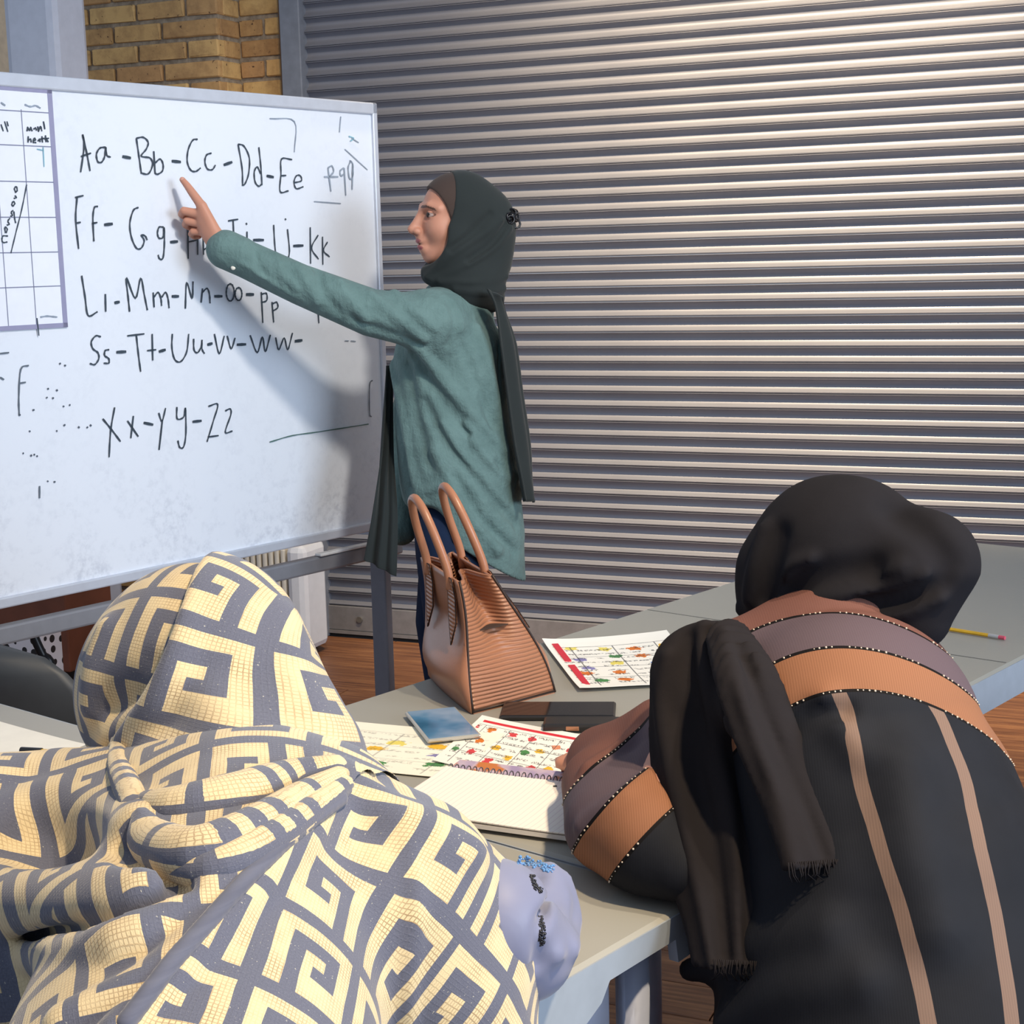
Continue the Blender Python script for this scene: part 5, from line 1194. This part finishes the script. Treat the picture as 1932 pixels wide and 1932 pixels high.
# ---- trunk, arms and legs (covered by clothes)
Bd = Field()
Bd.tube([HO+V3(.03, .01, -.14), W(850, 640, 4.17), W(862, 860, 4.17), W(872, 985, 4.17)], (.05, .10, .095, .085), k=.04)
Bd.tube([W(815, 610, 4.05), W(690, 590, 3.98), W(560, 533, 3.95), W(440, 477, 3.935)], (.05, .042, .036, .026), k=.03)
Bd.tube([W(815, 620, 4.30), W(775, 800, 4.36), W(760, 965, 4.25)], (.048, .04, .03), k=.03)
Bd.tube([W(760, 965, 4.25), W(753, 1010, 4.22)], (.028, .02), k=.01)
legs = [[W(842, 985, 4.12), V3(-.16, 4.06, .47), V3(-.12, 4.10, .08)], [W(860, 985, 4.25), V3(-.20, 4.26, .47), V3(-.17, 4.30, .08)]]
for L_ in legs: Bd.tube(L_, (.066, .052, .04), k=.02); Bd.tube([L_[2]+V3(0, 0, -.04), L_[2]+V3(-.14, -.02, -.055)], (.036, .026), k=.02)
V3_, F3 = Bd.mesh(.010)
VV = np.concatenate([V1, V2, V3_]); FF = np.concatenate([F1, F2+len(V1), F3+len(V1)+len(V2)])
fast_obj('body', VV, FF, M_skin, teach, {'paint': np.concatenate([paint, p2_, np.zeros((len(V3_), 3))]), 'painted': np.concatenate([pm_, m2_, np.zeros(len(V3_))])})
# ---- scarf
M_us = cloth_mat('brown_underscarf', '#4a3d38', .8, .15, 900, .1, .1); M_ht = cloth_mat('dark_green_scarf', '#2f3434', .85, .15, 900, .2, .12, 8)
U_ = Field(); U_.ell(hl_(-.010, 0, .014), (.099, .079, .095), RH); U_.ell(hl_(.10, 0, -.03), (.088, .12, .103), RH, k=.004, op='s')
U_.ell(hl_(.03, 0, -.09), (.06, .06, .055), RH, k=.02); U_.ell(hl_(.10, 0, -.03), (.088, .12, .103), RH, k=.004, op='s')
V, Fq = U_.mesh(.0032); fast_obj('underscarf', V, Fq, M_us, teach)
S_ = Field(); S_.ell(hl_(-.018, 0, .014), (.099, .084, .099), RH); S_.ell(hl_(-.098, 0, -.015), (.062, .062, .070), RH, k=.05)
S_.ell(hl_(-.088, 0, -.095), (.066, .066, .080), RH, k=.05); S_.tube([hl_(.005, 0, -.105), hl_(-.05, 0, -.165)], (.068, .072), k=.05)
S_.tube([hl_(.06, 0, -.150), hl_(.0, .01, -.165)], (.026, .045), k=.04); S_.tube([hl_(-.06, 0, -.18), hl_(-.10, 0, -.215)], (.065, .03), k=.04)
S_.ell(hl_(.012, 0, -.06), (.064, .079, .085), RH, k=.03)
S_.ell(hl_(.115, 0, .045), (.114, .14, .150), RH, k=.006, op='s')
S_.ell(hl_(.095, 0, -.045), (.075, .12, .085), RH, k=.006, op='s')
S_.ridges([([(806, 522), (850, 480), (905, 445), (945, 415)], .0055, dict(k=.012, sink=.4)), ([(815, 526), (880, 500), (930, 468), (962, 430)], .0055, dict(k=.012, sink=.4)),
           ([(850, 470), (890, 440), (925, 405)], .005, dict(k=.014, op='s', sink=-.4)), ([(885, 490), (925, 462), (955, 425)], .005, dict(k=.012, op='s', sink=-.3)),
           ([(830, 530), (890, 532), (955, 522)], .005, dict(k=.012, sink=.4)), ([(860, 545), (910, 552), (950, 545)], .006, dict(k=.014, sink=.4))], 3.6, 4.6)
V, Fq = S_.mesh(.0032); fast_obj('headscarf', V, Fq, M_ht, teach)
clip = MB(); rr = random.Random(2); cb_ = S_.hit(962, 408, 3.6, 4.6); cb_ = W(966, 408, cb_[1]+.01)
for i in range(9):
    c = cb_+V3(rr.uniform(-.008, .012), rr.uniform(-.015, .015), rr.uniform(-.022, .02)); a0 = rr.uniform(0, 3)
    ring = [c+V3(.010*math.cos(a)*math.cos(a0), .010*math.cos(a)*math.sin(a0), .010*math.sin(a)) for a in np.linspace(0, 2*math.pi, 10)[:-1]]
    clip.tube(ring, .003, 5, closed=True)
clip.ball(cb_, .012, 8, 6); keep(clip.build('hair_clip', simple('black_clip', '#0e0e14', .3), None, True), teach)
# ---- shirt
T = Field()
T.tube([W(868, 585, 4.17), W(850, 680, 4.17), W(852, 780, 4.17), W(866, 900, 4.17), W(884, 1010, 4.17), W(905, 1100, 4.17)], (.085, .148, .150, .158, .150, .125), k=.03, flat=None)
T.tube([W(815, 600, 4.05), W(850, 592, 4.17), W(880, 610, 4.28)], (.066, .085, .066), k=.05)
T.tube([W(822, 612, 4.045), W(700, 590, 3.985), W(565, 536, 3.95), W(445, 480, 3.935)], (.072, .059, .050, .0455), k=.05)
T.tube([W(452, 482, 3.935), W(426, 471, 3.933)], (.047, .048), k=.004)
T.plane(W(424, 470, 3.933), wr_-W(470, 488, 3.94), .004)
T.pr[-1] = (T.pr[-1][0], W(330, 330, 3.9), W(470, 600, 4.0)+V3(0, .1, 0), .004, 'i')
T.ridges([([(790, 655), (830, 710), (880, 770), (950, 850)], .013, dict(k=.02, sink=.05)), ([(778, 670), (820, 735), (870, 800), (940, 880)], .010, dict(k=.02, op='s', sink=-.3)),
          ([(742, 690), (760, 780), (775, 880), (800, 950)], .010, dict(k=.02, sink=.1)), ([(768, 690), (785, 790), (810, 880)], .010, dict(k=.02, op='s', sink=-.4)),
          ([(830, 800), (880, 880), (950, 960)], .010, dict(k=.02, sink=.1)), ([(820, 850), (870, 950), (940, 1040)], .009, dict(k=.02, sink=.1)),
          ([(900, 620), (925, 700), (945, 800), (960, 900)], .009, dict(k=.02, sink=.1)), ([(850, 570), (862, 610), (850, 650)], .008, dict(k=.02, op='s', sink=-.3)),
          ([(700, 555), (740, 590), (800, 640)], .008, dict(k=.018, sink=.05)), ([(745, 552), (785, 590), (820, 620)], .007, dict(k=.018, sink=.05)), ([(660, 600), (720, 625), (790, 650)], .007, dict(k=.018, op='s', sink=-.3)),
          ([(640, 530), (655, 560), (690, 600)], .008, dict(k=.016, sink=.2)), ([(600, 510), (608, 545), (640, 590)], .007, dict(k=.016, op='s', sink=-.3)), ([(560, 500), (575, 530), (600, 570)], .007, dict(k=.015, sink=.2)),
          ([(520, 480), (530, 510), (560, 545)], .006, dict(k=.014, sink=.2)), ([(480, 470), (490, 500), (505, 530)], .005, dict(k=.012, op='s', sink=-.2)),
          ([(455, 495), (500, 525), (560, 560)], .004, dict(k=.010, sink=.2)), ([(760, 960), (800, 930), (860, 900)], .008, dict(k=.02, sink=.1)),
          ([(938, 640), (940, 700), (945, 760)], .0035, dict(k=.003, op='s', sink=.2)),
          ([(735, 760), (760, 840), (770, 920)], .009, dict(k=.02, op='s', sink=-.3)), ([(870, 640), (900, 720), (930, 800)], .008, dict(k=.02, op='s', sink=-.3)),
          ([(800, 760), (850, 850), (920, 930), (975, 990)], .009, dict(k=.02, op='s', sink=-.3)), ([(860, 900), (910, 980), (970, 1040)], .008, dict(k=.02, op='s', sink=-.3)),
          ([(880, 800), (930, 860), (975, 900)], .007, dict(k=.015, sink=.1)), ([(890, 830), (935, 885), (985, 930)], .007, dict(k=.015, sink=.1))], 3.6, 4.6)
hem0, hem1 = W(752, 945, 4.1), W(972, 1092, 4.1); hd_ = hem1-hem0; T.plane(hem0+V3(0, 0, 0), V3(hd_[2], 0, -hd_[0]), .006)
T.ell(W(800, 1020, 4.02), (.070, .13, .088), k=.012, op='s')
V, Fq = T.mesh(.0055)
# fine creases
t = NT('green_linen_shirt'); co = t.coord(); a = t.noise(t.mapping(co, (1, 1, 1)), 16, 5, .62); b = t.noise(t.mapping(co, (30, 30, 9)), 1.0, 4, .6); wv = t.noise(co, 800, 2)
t.set(t.mix(a, lin('#526a68'), lin('#76918e')), .85, 0, .2); t.b.inputs['Sheen Weight'].default_value = .08
t.bump(t.math('ADD', t.math('ADD', a, t.math('MULTIPLY', b, .6)), t.math('MULTIPLY', wv, .05)), .7, .016); M_shirt = t.m
shirt = fast_obj('shirt', V, Fq, M_shirt, teach)
bt = T.hit(440, 505, 3.6, 4.3); keep(MB().ball(bt, (.006, .003, .006), 10, 6).build('cuff_button', simple('button', '#e6e0d2', .4), None, True), shirt)
Tr = Field(); Tr.tube([W(815, 625, 4.29), W(775, 800, 4.37), W(757, 1000, 4.23)], (.066, .058, .042), k=.04); V, Fq = Tr.mesh(.007); fast_obj('right_sleeve', V, Fq, M_shirt, teach)
# ---- jeans and shoes
J = Field(); J.tube([W(846, 975, 4.17), W(850, 1040, 4.17)], (.088, .092), k=.03)
for L_ in legs: J.tube([L_[0]+V3(0, 0, -.02), L_[0]*.6+L_[1]*.4, L_[1], L_[2]+V3(0, 0, .02)], (.082, .084, .072, .062), k=.03)
J.add(lambda P: -(P[..., 2]-.085), V3(-99, -99, -99), V3(99, 99, 99), .003, 'i')
V, Fq = J.mesh(.009); t = NT('dark_denim'); co = t.coord(); a = t.noise(co, 9, 4); t.set(t.mix(a, lin('#0f1a2e'), lin('#1d304f')), .8, 0, .2); t.bump(t.noise(co, 500, 2), .3, .001); fast_obj('jeans', V, Fq, t.m, teach)
for L_ in legs:
    Sx = Field(); Sx.tube([L_[2]+V3(.02, 0, -.035), L_[2]+V3(-.10, -.015, -.045), L_[2]+V3(-.165, -.025, -.055)], (.045, .040, .026), k=.01)
    Sx.add(lambda P: -(P[..., 2]-.001), V3(-99, -99, -99), V3(99, 99, 99), .003, 'i'); V, Fq = Sx.mesh(.007); fast_obj('shoe', V, Fq, M_blk2, teach)
# ---- hanging ends of the scarf
drape('scarf_end', [(W(728, 690, 4.22), W(742, 690, 4.27)), (W(722, 780, 4.16), W(742, 780, 4.2)), (W(714, 870, 4.12), W(745, 870, 4.15)), (W(702, 970, 4.08), W(750, 970, 4.09)), (W(690, 1045, 4.08), W(748, 1062, 4.07)), (W(688, 1056, 4.08), W(747, 1088, 4.07))], M_ht, teach, 40, 8, .007, 2.5, .003, .4)
drape('scarf_end', [(W(918, 545, 4.02), W(950, 560, 4.06)), (W(932, 580, 4.03), W(956, 590, 4.12)), (W(940, 650, 4.03), W(976, 650, 4.14)), (W(952, 740, 4.04), W(988, 740, 4.16)), (W(966, 840, 4.03), W(1002, 835, 4.16)), (W(978, 900, 4.03), W(1006, 900, 4.16)), (W(986, 945, 4.04), W(1011, 948, 4.16))], M_ht, teach, 30, 8, .006, 1.7, .004, 1.0)
